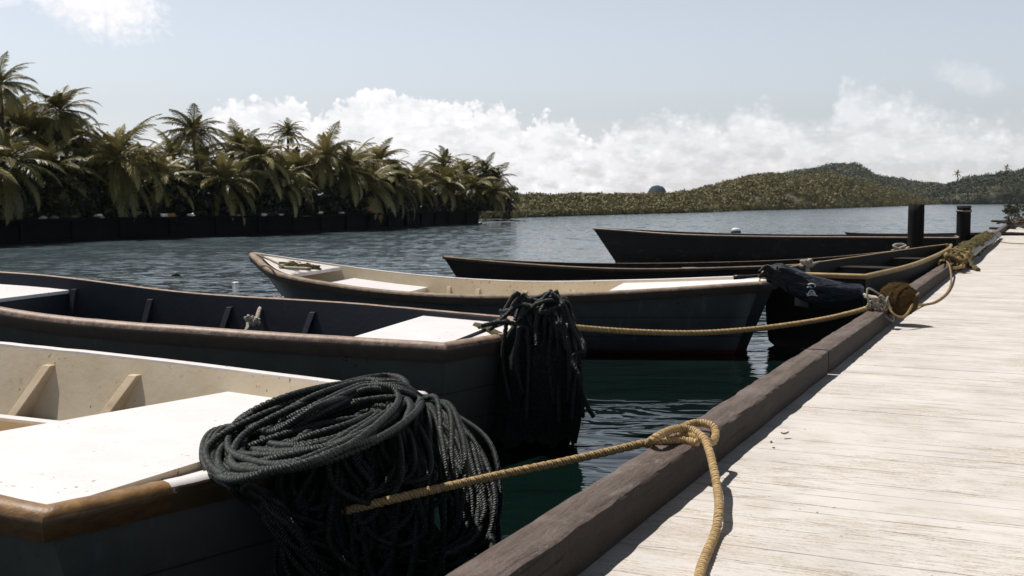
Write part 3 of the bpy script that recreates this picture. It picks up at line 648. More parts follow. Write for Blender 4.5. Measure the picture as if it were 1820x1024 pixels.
def blob_geo(c, r, amp=.2, n=8, m=10, sc=1.):
    V = []
    for i in range(n):
        for j in range(m):
            th = pi * i / (n - 1); ph = 2 * pi * j / m; d = np.array([sin(th) * cos(ph), sin(th) * sin(ph), cos(th)])
            V.append(np.asarray(c) + d * np.asarray(r) * (1 + amp * MN.noise(tuple(d * 1.7 * sc + np.asarray(c)))))
    return np.array(V), grid_faces(n, m, True)
def egret(px, py, lb, s=1.):
    p = W3(px, py, h=.22); rt = root('egret', p, lb, 'bird', 'white birds at the end of the sea wall')
    body = catmull([p + np.array(q) * s for q in ((-.16, 0, .16), (-.05, 0, .17), (.06, 0, .2), (.10, 0, .30), (.12, 0, .37), (.19, 0, .37))], 5)
    mesh('body', *rope_geo(body, .05 * s, .02, lobes=0, seg=8, rvar=lambda t: np.interp(t, [0, .25, .45, .6, .85, .93, 1], [.3, 1.2, 1., .4, .35, .45, .1])), M['white_plastic'], rt)
    for k in (-.02, .02): mesh('leg', *rope_geo(np.array([p + [k, 0, .14 * s], p + [k, 0, .07 * s], p + [k, 0, 0.]]), .008, .03, lobes=0, seg=5), M['black_plastic'], rt)
egret(853, 399, 'small white bird on the rocks at the end of the sea wall', .55)
# litter along the wall top
LIT = [(78, 381, .10, 'white_plastic', 'white scrap of plastic on the sea wall, nearest the left edge'), (97, 375, .11, 'rope_pale', 'pale crumpled scrap on the sea wall beside the leftmost white one'),
       (176, 384, .16, 'rope_pale', 'long pale husk lying on the sea wall under the spiky palm'), (245, 368, .16, 'litter_yellow', 'yellow green tuft standing on the sea wall right of the spiky palm'),
       (292, 381, .12, 'white_plastic', 'white bag on the sea wall left of the orange bag'), (305, 379, .14, 'litter_orange', 'orange bag slumped on the sea wall among the litter'),
       (340, 383, .13, 'white_plastic', 'flat white scrap on the sea wall right of the orange bag'), (425, 380, .07, 'rope_pale', 'small pale scrap on the sea wall below the starry palm'),
       (470, 378, .10, 'white_plastic', 'white scrap on the sea wall in the middle of the grove'), (500, 377, .08, 'white_plastic', 'small white scrap right of the middle of the sea wall'),
       (570, 377, .12, 'rope_pale', 'flat pale scrap on the sea wall under the dark upright palm'), (608, 377, .10, 'white_plastic', 'white scrap on the wall under the striped palm'),
       (655, 362, .26, 'litter_tan', 'tan heap of dry fronds showing between the trunks right of the grove centre'), (730, 366, .18, 'rope_pale', 'pale dry leaf heap behind the right half of the wall')]
M['litter_yellow'] = mat('litter_yellow', (.28, .27, .10), .6); M['litter_orange'] = mat('litter_orange', (.45, .25, .04), .5); M['litter_tan'] = mat('litter_tan', (.3, .19, .1), .9)
for px, py, r, m, lb in LIT:
    d = wall_d(px) + (.28 if py > 370 else .9); X = (px - 910) / FPX * d; zz = .90 if py > 370 else 1.0
    V, F = blob_geo((X, d, zz + r * .35), (r * 1.4, r * .8, r * .55), .9, 7, 9, 2.5); o = mesh('litter', V, F, M[m], smooth=False); tag(o, lb, 'litter', 'litter along the sea wall')

# ------------------------------------------------------------------ boats
KN = np.array([0, .25, .5, .75, .9, 1.])
def kint(t, v):
    v = np.asarray(v, float); m = np.gradient(v, KN); t = np.clip(t, 0, 1)
    i = np.clip(np.searchsorted(KN, t, side='right') - 1, 0, 4); h = KN[i + 1] - KN[i]; s = (t - KN[i]) / h
    return (2 * s**3 - 3 * s**2 + 1) * v[i] + (s**3 - 2 * s**2 + s) * h * m[i] + (-2 * s**3 + 3 * s**2) * v[i + 1] + (s**3 - s**2) * h * m[i + 1]
class Boat:
    def __init__(s, name, q, label, k=1., bulge=.28, rake=.55, group='fishing boats moored along the pier', flare=(1, .93, .86, .72, .5, 0), zf=(1, .7, .4, .06, -.1, -.17), srake=.06):
        q = np.array(q, float); S = q[:2] * k; a = q[2]; s.L = q[3] * k
        s.b = np.append(q[4:9], .03) * k; s.h = CAMH - (CAMH - q[9:15]) * k; s.S = S
        s.u = np.array([cos(a), sin(a)]); n = np.array([-s.u[1], s.u[0]]); s.n = n if n[1] < 0 else -n      # n points to the camera side
        s.bulge = bulge; s.rake = rake; s.flare = flare; s.zf = zf; s.srake = srake
        s.root = root(name, (S[0], S[1], 0), label, 'boat', group)
    def pt(s, t, side, inset=0., z=None, frac=None, dz=0.):
        """point of the hull: t 0 stern..1 bow, side -1 far..1 near (fraction of the beam), at height z"""
        H = float(kint(np.array([t]), s.h)[0]); B = float(kint(np.array([t]), s.b)[0]) - inset
        if z is None: z = H + dz; f = 1.
        r = (z - np.array(0)) / H; fl = np.interp(r, s.zf[::-1], s.flare[::-1]); dep = 1 - min(1, max(0, r))
        x = t * (s.L - inset * (1.5 if t > .5 else 0)) - s.rake * dep * t ** 3 + s.srake * dep * (1 - t) ** 3
        x += s.bulge * -(1 - abs(side)) * max(0, 1 - t * 12) if t < .08 else 0
        p = s.S + s.u * x + s.n * B * fl * side
        return np.array([p[0], p[1], z])
    def section_rows(s, ts, inset=0., floor=None, full=True):
        rows = []
        for t in ts:
            H = float(kint(np.array([t]), s.h)[0]); zz = [f * H for f in s.zf]
            if floor is not None: zz = [H] + [H + (floor - H) * w for w in (.33, .66, 1.)]
            r = [s.pt(t, 1, inset, z) for z in zz] + [s.pt(t, -1, inset, z) for z in zz[::-1]]
            rows.append(r)
        return np.array(rows)
    def hull(s, mt, inner_mt, inset=.045, floor=.12):
        ts = np.r_[0, np.linspace(.03, .8, 22), np.linspace(.82, 1, 12)]
        Rw = s.section_rows(ts); n, m, _ = Rw.shape; V = Rw.reshape(-1, 3); F = grid_faces(n, m)
        # transom: near edge - bulged tip - far edge
        k = len(V); rows = Rw[0]; hw = m // 2; tip = []
        for i in range(hw):
            c = (rows[i] + rows[m - 1 - i]) / 2; c[:2] -= s.u * s.bulge * (1 - .5 * i / hw); tip.append(c)
        w = .13; tips = []
        for i, c in enumerate(tip): tips += [c + np.append(s.n * w * (1 - i / hw), 0), c - np.append(s.n * w * (1 - i / hw), 0)]
        V = np.vstack([V, tips])
        for i in range(hw - 1):
            a, b = k + 2 * i, k + 2 * i + 2
            F += [[i, i + 1, b, a], [a, b, b + 1, a + 1], [a + 1, b + 1, m - 2 - i, m - 1 - i]]
        mesh('hull', V, F, mt, s.root).data.polygons.foreach_set('use_smooth', [True] * ((n - 1) * (m - 1)) + [False] * (3 * (hw - 1)))
        s.tips = np.array(tips); s.near0 = rows[0]; s.far0 = rows[m - 1]
        ts2 = np.r_[0.004, np.linspace(.03, .8, 22), np.linspace(.82, .985, 10)]
        Rw = s.section_rows(ts2, inset, floor); n, m, _ = Rw.shape; V = Rw.reshape(-1, 3); F = [f[::-1] for f in grid_faces(n, m)]
        F.append(list(range(m)))
        s.floor = floor; s.inset = inset
        mesh('interior', V, F, inner_mt, s.root)
    def rail(s, mts, hgt=.085, wd=.075, split=None, name='gunwale'):
        """near rail, stern rail, far rail with their own paint"""
        ts = np.r_[0, np.linspace(.02, .8, 40), np.linspace(.82, 1, 14)]
        near = np.array([s.pt(t, 1) for t in ts]); far = np.array([s.pt(t, -1) for t in ts])
        t0, t1 = s.tips[0], s.tips[1]
        stern = np.array([near[0], near[0] * .5 + t0 * .5, t0, t1, t1 * .5 + far[0] * .5, far[0]])
        sec = np.array([(.14, -1), (.38, -.36), (.37, -.2), (.27, .02), (.1, .16), (-.3, .2), (-.5, .12), (-.55, -.1), (-.5, -1)]) * [wd, hgt]
        sp = resample(stern, .04)[0]; path = np.vstack([near[::-1], sp[1:-1], far]); a, b = len(near), len(near) + len(sp) - 2
        d = np.diff(path, axis=0)[:, :2]; d /= np.linalg.norm(d, axis=1)[:, None]; nn = np.c_[d[:, 1], -d[:, 0]]
        if nn[len(near) // 2] @ s.n < 0: nn = -nn
        n0 = np.vstack([nn[:1], nn]); n1 = np.vstack([nn, nn[-1:]]); m_ = n0 + n1; m_ /= np.maximum((m_ * n0).sum(1), .5)[:, None]
        N = np.c_[m_, 0 * m_[:, 0]]
        V = path[:, None] + sec[None, :, :1] * N[:, None] + sec[None, :, 1:] * np.array([0, 0, 1.])[None, None]
        V[..., 2] += (.0007 * rng.standard_normal(len(path)))[:, None] * (path[:, 1] < 9)[:, None]
        def piece(i0, i1, mt):
            W_ = V[i0:i1 + 1]; n = len(W_); k = len(sec)
            mesh(name, W_.reshape(-1, 3), grid_faces(n, k, True) + [list(range(k)), list(range((n - 1) * k, n * k))], mt, s.root, sharp=46)
        c = a + int((b - a) * split) if split else a
        piece(0, c - 1, mts[0]); piece(c - 1, b, mts[1]); piece(b, len(path) - 1, mts[2])
    def slab(s, t0, t1, mt, name, drop=.06, thick=.03, n=10, face=None, stern=False, inset=.05, tilt=0.):
        """a deck or thwart lying between the sides"""
        ts = np.linspace(t0, t1, n)
        A = [s.pt(t, 1, inset, float(kint(np.array([t]), s.h)[0]) - drop) for t in ts]; B = [s.pt(t, -1, inset, float(kint(np.array([t]), s.h)[0]) - drop - tilt) for t in ts]
        P = A + B[::-1]
        if stern: P = P + [s.tips[1] - [0, 0, drop + tilt * .6] + np.append(s.u * .02, 0), s.tips[0] - [0, 0, drop + tilt * .4] + np.append(s.u * .02, 0)]
        V, F = prism(P, thick); bevel(mesh(name, V, F, mt, s.root, smooth=False), .006)
        if face:   # bulkhead hanging from the deck's free edge
            t = face[0]; e = face[1]; ps = []
            for sd in (1, -1):
                top = s.pt(t, sd, inset, float(kint(np.array([t]), s.h)[0]) - drop - thick - (tilt if sd < 0 else 0)); bot = s.pt(t, sd, inset, s.floor + .01); ps.append((top, bot))
            q = [ps[0][0], ps[0][1], ps[1][1], ps[1][0]]; off = np.append(s.u * .02 * e, 0)
            V = np.vstack([q, np.array(q) + off]); F = [[0, 1, 2, 3], [7, 6, 5, 4], [0, 4, 5, 1], [1, 5, 6, 2], [2, 6, 7, 3], [3, 7, 4, 0]]
            mesh('bulkhead', V, F, face[2], s.root, smooth=False)
    def rib(s, t, mt, side=-1, w=.05, top=.07, dt=.07, db=.16, lean=0., zb=None, cap=None):
        H = float(kint(np.array([t]), s.h)[0]); zb = zb or s.floor + .005; z1 = H - top; V = []
        for z, d in ((zb, db), (z1, dt)):
            f = (z - zb) / (z1 - zb)
            for e in (-1, 1):
                tt = t + e * w / 2 / s.L + lean * (1 - f) / s.L; p = s.pt(tt, side, s.inset - .004, z); q = p - np.append(s.n * side * d, 0); V += [p, q]
        F = [[0, 1, 3, 2], [4, 6, 7, 5], [0, 4, 5, 1], [2, 3, 7, 6], [1, 5, 7, 3], [0, 2, 6, 4]]
        r = bevel(mesh('rib', V, F, mt, s.root, smooth=False), .004)
        if cap:
            c = (V[4] + V[7]) / 2; mesh('rust_stain', np.array([V[4] + [0, 0, .003], V[5] + [0, 0, .003], V[7] + [0, 0, .003], V[6] + [0, 0, .003]]), [[0, 1, 3, 2][::-1]] if 0 else [[0, 2, 3, 1][::-1]], cap, s.root) if 0 else None
        return r

# nearest boat
b1 = Boat('fishing_boat', [-0.89, 4.282, 2.708, 6.493, 1.12, 1.101, 1.021, .893, .4, .69, .759, .805, .829, .869, .922],
          'nearest boat, cream inside, with varnished edge and a heap of dark rope on its stern')
b1.hull(M['hull_grey'], M['cream'])
b1.rail((M['varnish'], M['worn_rail'], M['white_rail']), .085, .085, split=.19)
b1.slab(0.002, .165, M['white_deck'], 'stern_deck', .012, .03, stern=True, tilt=.085, inset=.035, face=(.155, 1, M['cream']))
b1.slab(.80, .97, M['white_deck'], 'foredeck', .06, .03, face=(.81, -1, M['cream']))
def b1_in():
    # raised side floor and a long board down the middle
    ts = np.linspace(.15, .8, 12); P = [b1.pt(t, -.12, 0, .43) for t in ts] + [b1.pt(t, -1, .05, .43) for t in ts][::-1]
    mesh('side_floor', *prism(P, .03), M['grey_floor'], b1.root, smooth=False)
    V = []; 
    for t in ts:
        for sd, z in ((-.10, .1), (-.10, .615), (-.135, .615), (-.135, .1)): V.append(b1.pt(t, sd, 0, z) if 0 else np.append(b1.S + b1.u * t * b1.L + b1.n * (sd * 1.1), z))
    mesh('centre_board', V, grid_faces(len(ts), 4, True) + [[0, 1, 2, 3]], M['cream2'], b1.root, smooth=False)
    V = []
    for t in ts:
        for sd, z in ((-.09, .617), (-.09, .63), (-.145, .63), (-.145, .617)): V.append(np.append(b1.S + b1.u * t * b1.L + b1.n * (sd * 1.1), z))
    mesh('board_cap', V, grid_faces(len(ts), 4, True) + [[0, 1, 2, 3]], M['white_rail'], b1.root, smooth=False)
    for t in (.255, .345, .45, .56, .67): b1.rib(t, M['cream2'], lean=.10, zb=.43, w=.06, dt=.035, db=.13)
    for t in (.315, .43, .55, .67): b1.rib(t, M['cream2'], side=1, lean=.13, w=.055, dt=.03, db=.16)
b1_in()
# dark boat
b2 = Boat('fishing_boat', [-0.22, 8.256, 2.889, 5.9, .885, 1.053, 1.003, .80, .60, .648, .714, .777, .93, .97, 1.0],
          'boat with navy interior and tan gunwale, black net hanging off its white stern deck', k=.93)
b2.hull(M['hull_grey'], M['navy'])
b2.rail((M['rail_tan'], M['rail_tan'], M['rail_tan']), .10, .085)
b2.slab(0.002, .13, M['white_deck'], 'stern_deck', .03, .03, stern=True, face=(.125, 1, M['navy']))
b2.slab(.69, .97, M['white_deck'], 'foredeck', .085, .03, face=(.695, -1, M['navy']))
for t in (.30, .43, .56, .68): b2.rib(t, M['navy'], lean=.12, w=.05, dt=.03, db=.12); b2.rib(t, M['navy'], side=1, lean=.12, w=.05, dt=.03, db=.12)
# cream boat
b3 = Boat('fishing_boat', [2.633, 12.026, 2.912, 5.825, .527, .857, 1.059, .992, .714, .76, .665, .616, .698, .822, .97],
          'cream boat with brown rubbing strake, a raised pointed bow, behind the black net', rake=.75, bulge=.15, srake=.26)
b3.hull(M['hull_grey2'], M['cream'])
b3.rail((M['rail_dark'], M['rail_dark'], M['white_rail']), .085, .08)
b3.slab(0.002, .27, M['white_deck'], 'stern_deck', .02, .03, stern=True, face=(.265, 1, M['cream']))
b3.slab(.70, .86, M['white_deck'], 'foredeck', .13, .03, face=(.71, -1, M['cream']))
b3.slab(.875, .99, M['white_rail'], 'bow_deck', .012, .04)
for t in (.37, .475, .585, .65): b3.rib(t, M['cream2'], lean=.1, w=.05, dt=.03, db=.08, top=.10); b3.rib(t, M['cream2'], side=1, lean=.1, w=.05, dt=.03, db=.08)
# canoe
b4 = Boat('canoe', [8.005, 21.346, 3.456, 9.579, .20, .476, .688, .80, .415, .711, .518, .465, .503, .598, .687],
          'long narrow weathered dark canoe with thin tan edges, behind the cream boat', rake=.45, bulge=.05, k=1.0, srake=.3)
b4.hull(M['hull_dark'], M['hull_dark'], inset=.035)
b4.rail((M['rail_dark'], M['rail_dark'], M['rail_dark']), .045, .05)
for t in (.25, .5, .72): b4.slab(t, t + .03, M['rail_dark'], 'thwart', .07, .025, n=3)
b5 = Boat('fishing_boat', [10.218, 26.297, 2.79, 8.672, .668, .691, .694, .678, .279, .753, .746, .738, .777, .838, .878],
          'large black boat with sharp raked bow beyond the long canoe', rake=.62, bulge=.05)
b5.hull(M['hull_black'], M['hull_black'], inset=.04)
b5.rail((M['rail_tan'], M['rail_tan'], M['hull_dark']), .04, .06)
for t in (.3, .55, .75): b5.slab(t, t + .035, M['hull_dark'], 'thwart', .1, .03, n=3)
b7 = Boat('fishing_boat', [3.085, 11.66, 1.03, 7.4, .53, .53, .42, .27, .15, .851, .855, .863, .88, .89, .90],
          'narrow black boat with thin golden edges lying alongside the pier beside the fender', rake=.5, bulge=.03, k=1.05, srake=.05, flare=(1, .97, .95, .90, .6, 0))
b7.hull(M['hull_black'], M['hull_black'], inset=.03)
b7.rail((M['rail_gold'], M['rail_gold'], M['rail_gold']), .045, .05)
for t in (.35, .65): b7.slab(t, t + .05, M['hull_dark'], 'thwart', .09, .025, n=3)
b6 = Boat('canoe', [15.1, 34.0, R(181), 5.2, .5, .55, .5, .4, .25, .62, .60, .58, .58, .60, .63],
          'small dark canoe low in the water between the two mooring posts', rake=.3, bulge=.05)
b6.hull(M['hull_black'], M['hull_black'], inset=.04)
b6.rail((M['hull_dark'], M['hull_dark'], M['hull_dark']), .04, .05)

# ------------------------------------------------------------------ pier
PD = np.array([sin(R(24.9)), cos(R(24.9)), 0]); PN = np.array([cos(R(24.9)), -sin(R(24.9)), 0]); P0 = np.array([.50, 4.14, 0])
def pp(along, across, z): return P0 + PD * along + PN * across + np.array([0, 0, z])
DK = .55
def pier():
    rt = root('pier', pp(0, 0, 0), 'long whitewashed plank pier with a dark timber edge beam running away to the right', 'pier')
    rt.rotation_euler.z = -R(24.9)
    def loc(name, V, F, mt, smooth=False):
        me = bpy.data.meshes.new(name); me.from_pydata(np.asarray(V, float).tolist(), [], F); me.materials.append(mt)
        me.polygons.foreach_set('use_smooth', [smooth] * len(me.polygons)); o = bpy.data.objects.new(name, me); C.collection.objects.link(o); o.parent = rt; return o
    # deck: one sheet with slightly uneven boards
    n, m = 440, 3; V = []; y0, y1 = -9., 47.
    ys = np.linspace(y0, y1, int((y1 - y0) / .118 * 1) + 1)
    V = []; F = []
    for i, y in enumerate(ys[:-1]):
        dz = rng.uniform(-.0008, .0008); k = len(V); ya, yb = y, ys[i + 1] - .0003; tl = rng.uniform(-.0006, .0006)
        V += [(.02, ya, DK + dz), (5., ya, DK + dz + tl), (5., yb, DK + dz - tl), (.02, yb, DK + dz), (.02, ya, DK - .04), (5., ya, DK - .04), (5., yb, DK - .04), (.02, yb, DK - .04)]
        F += [[k, k + 1, k + 2, k + 3], [k, k + 4, k + 5, k + 1], [k + 2, k + 6, k + 7, k + 3], [k + 1, k + 5, k + 6, k + 2], [k + 3, k + 7, k + 4, k], [k + 7, k + 6, k + 5, k + 4]]
    loc('deck', V, F, M['deck'])
    loc('joist', *box_geo((2.5, 19, DK - .30), 2.45, 28., .255), M['pile'])
    # edge beams, hewn and worn
    cuts = [-9, -2.2, 3.05, 8.1, 13.6, 19.0, 24.6, 30.2, 36, 41.5, 47]
    for a, b in zip(cuts[:-1], cuts[1:]):
        ys = np.arange(a + .004, b, .03); off = rng.uniform(-.006, .006); V = []
        sec = [(0, 0), (0, .125), (.002, .137), (.009, .142), (.065, .1425), (.129, .142), (.138, .136), (.140, .125), (.14, 0)]
        for y in ys:
            w1 = .006 * MN.noise((y * 2.1, 1.3, a)); w2 = .004 * MN.noise((y * 3.3, 7.3, a)); w3 = .006 * MN.noise((y * 9, 2.3, a)) + .005 * max(0, MN.noise((y * 4.5, 5.3, a)) - .15)
            for j, (x, z) in enumerate(sec):
                kk = (j in (2, 3)) * w3 + (j in (5, 6)) * w3 * 1.3
                V.append((x + off + w1 + kk * (1 if j < 4 else -1), y, DK + .003 + z * (1 + w2 * 4) + (w2 * .6 - abs(kk) * .5 if z > .05 else 0)))
        loc('edge_beam', V, grid_faces(len(ys), len(sec), True) + [list(range(len(sec))), list(range((len(ys) - 1) * len(sec), len(ys) * len(sec)))], M['beam'], True).data.set_sharp_from_angle(angle=R(35))
    loc('fascia', *box_geo((.05, 19, DK - .36), .03, 28., .355), M['pile'])
    for y in np.arange(-7, 46, 3.1):
        a = np.linspace(0, 2 * pi, 12, endpoint=False)
        for x in (.18, 2.4, 4.6):
            V = [(x + .13 * cos(t), y + .13 * sin(t), z) for z in (-2.8, DK - .31) for t in a]
            loc('pile', V, grid_faces(2, 12, True), M['pile'], True)
pier()
def post(px, ptop, d, wpx, label, band=False):
    c = W3(px, 400, d=d); r = wpx * d / FPX / 2; top = W3(px, ptop, d=d)[2]
    rt = root('mooring_post', (c[0], c[1], 0), label, 'post', 'dark mooring posts beside the pier')
    n, m = 24, 18; V = []
    for i in range(n):
        z = -2.5 + (top + 2.5) * i / (n - 1)
        for j in range(m):
            a = 2 * pi * j / m; rr = r * (1 + .04 * MN.noise((cos(a) * 2, sin(a) * 2, z * .5))) * (.97 if i == n - 1 else 1)
            V.append((c[0] + rr * cos(a), c[1] + rr * sin(a), z))
    mesh('shaft', V, grid_faces(n, m, True) + [list(range((n - 1) * m, n * m))], M['pile'], rt)
    if band:
        for py in (367.5, 374, 375.4):
            z = W3(px, py, d=d)[2]; P = np.array([(c[0] + (r + .012) * cos(a), c[1] + (r + .012) * sin(a), z + .015 * sin(a)) for a in np.linspace(0, 2 * pi, 40)])
            mesh('rope_band', *rope_geo(P, .013 if py > 370 else .009, seg=8, ds=.02), M['rope_pale'] if py < 375 and py > 370 else M['rope_olive'], rt)
post(1628, 363, 23.4, 28, 'plain black mooring post nearer the camera, in front of the large black boat')
post(1712.5, 365.5, 28.5, 24, 'farther mooring post with pale rope bands round its top', True)

# ------------------------------------------------------------------ ropes and gear
def rope(name, pts, r, m, label, cat='rope', group=None, n=12, parent=None, **kw):
    o = mesh(name, *rope_geo(catmull(pts, n), r, **kw), m, parent)
    if parent is None: tag(o, label, cat, group)
    return o
# near mooring rope: out of the coil, to the hitch on the beam, tail down the deck
def near_rope():
    top = DK + .155
    hitch = [W3(1185, 787, d=4.30), W3(1210, 766, h=top + .012), W3(1238, 756, h=top + .02), W3(1262, 762, h=top + .012)]
    pts = [W3(565, 925, d=3.95), W3(600, 912, d=3.80), W3(700, 887, d=3.70), W3(800, 864, d=3.85), W3(900, 842, d=4.0), W3(1000, 821, d=4.1), W3(1080, 803, d=4.16), W3(1140, 789, d=4.2), W3(1180, 783, h=top + .005)]
    P1 = catmull(pts + [W3(1215, 783, h=top), W3(1240, 787, h=top)], 14)
    # the arch: comes up from the water side, over the beam and down the inner face on to the deck
    inner = lambda px, py: W3(px, py, d=1)
    arch = [W3(1150, 790, d=4.22), W3(1165, 778, h=top + .035), W3(1195, 764, h=top + .04), W3(1225, 763, h=top + .035), W3(1250, 778, h=top + .02)]
    q = arch[-1]
    down = [W3(1260, 800, d=q[1] - .10), W3(1268, 830, d=q[1] - .22), W3(1275, 868, d=q[1] - .36), W3(1278, 905, h=DK + .06), W3(1272, 945, h=DK + .02), W3(1258, 980, h=DK + .018), W3(1246, 1012, h=DK + .018), W3(1240, 1050, h=DK + .018), W3(1236, 1110, h=DK + .018)]
    P2 = catmull(arch + down, 14)
    # a turn round the back of the knot
    P3 = catmull([W3(1212, 760, h=top + .01), W3(1235, 752, h=top + .02), W3(1262, 755, h=top + .02), W3(1272, 768, h=top), W3(1266, 786, h=top - .02), W3(1248, 780, h=top + .01), W3(1225, 773, h=top + .015), W3(1202, 772, h=top + .01)], 12)
    parts = [rope_geo(P, .0145, ds=.004, seg=14, depth=.16, lay=3.4, fuzz=.012) for P in (P1, P2, P3)]
    o = mesh('mooring_rope', *join(parts), M['rope_tan']); tag(o, 'thick tan rope hitched over the near edge beam, tail lying on the deck', 'rope')
near_rope()
# second mooring rope: from the net to the fibre roll
rope('mooring_rope', [W3(985, 576, d=7.45), W3(1030, 583, d=7.7), W3(1130, 590, d=8.1), W3(1240, 592, d=8.5), W3(1350, 584, d=8.8), W3(1450, 570, d=9.0), W3(1510, 557, d=9.2), W3(1552, 545, d=9.35)],
     .020, M['rope_tan'], 'tan rope sagging from the black net to the brown fender on the beam', seg=12, ds=.008, fuzz=.01)
KN1 = W3(1434, 473, d=12.7)
# knot on the canoe's edge
def canoe_knot():
    c = KN1; parts = []
    for k in range(5):
        a = rng.uniform(0, 2 * pi); P = [c + np.array([.06 * cos(t + a), .035 * sin(t + a), .035 * sin(2 * t + k) + .03]) * rng.uniform(.7, 1.2) for t in np.linspace(0, 2 * pi, 9)]
        parts.append(rope_geo(catmull(P, 5), .015, ds=.012, seg=8))
    parts.append(rope_geo(catmull([c, c + [.15, 0, .05], W3(1462, 466, d=12.7)], 8), .02, ds=.02, seg=8, rvar=lambda t: 1.2 - t * .9))
    parts.append(rope_geo(catmull([c, c + [.02, -.05, -.12], W3(1441, 489, d=12.1)], 8), .02, ds=.02, seg=8, rvar=lambda t: 1.2 - t * .9))
    o = mesh('rope_knot', *join(parts), M['rope_pale']); tag(o, 'pale knot of rope at the stern of the black boat lying alongside the pier', 'rope knot')
canoe_knot()
rope('rope_lashing', [W3(1585, 446, d=22.6), W3(1600, 441, d=22.6), W3(1610, 437, d=22.7), W3(1600, 434, d=22.7), W3(1588, 437, d=22.6), W3(1604, 445, d=22.6), W3(1615, 440, d=22.9)], .025, M['rope_pale'], 'loose pale lashing at the foot of the nearer mooring post', seg=7, ds=.03)

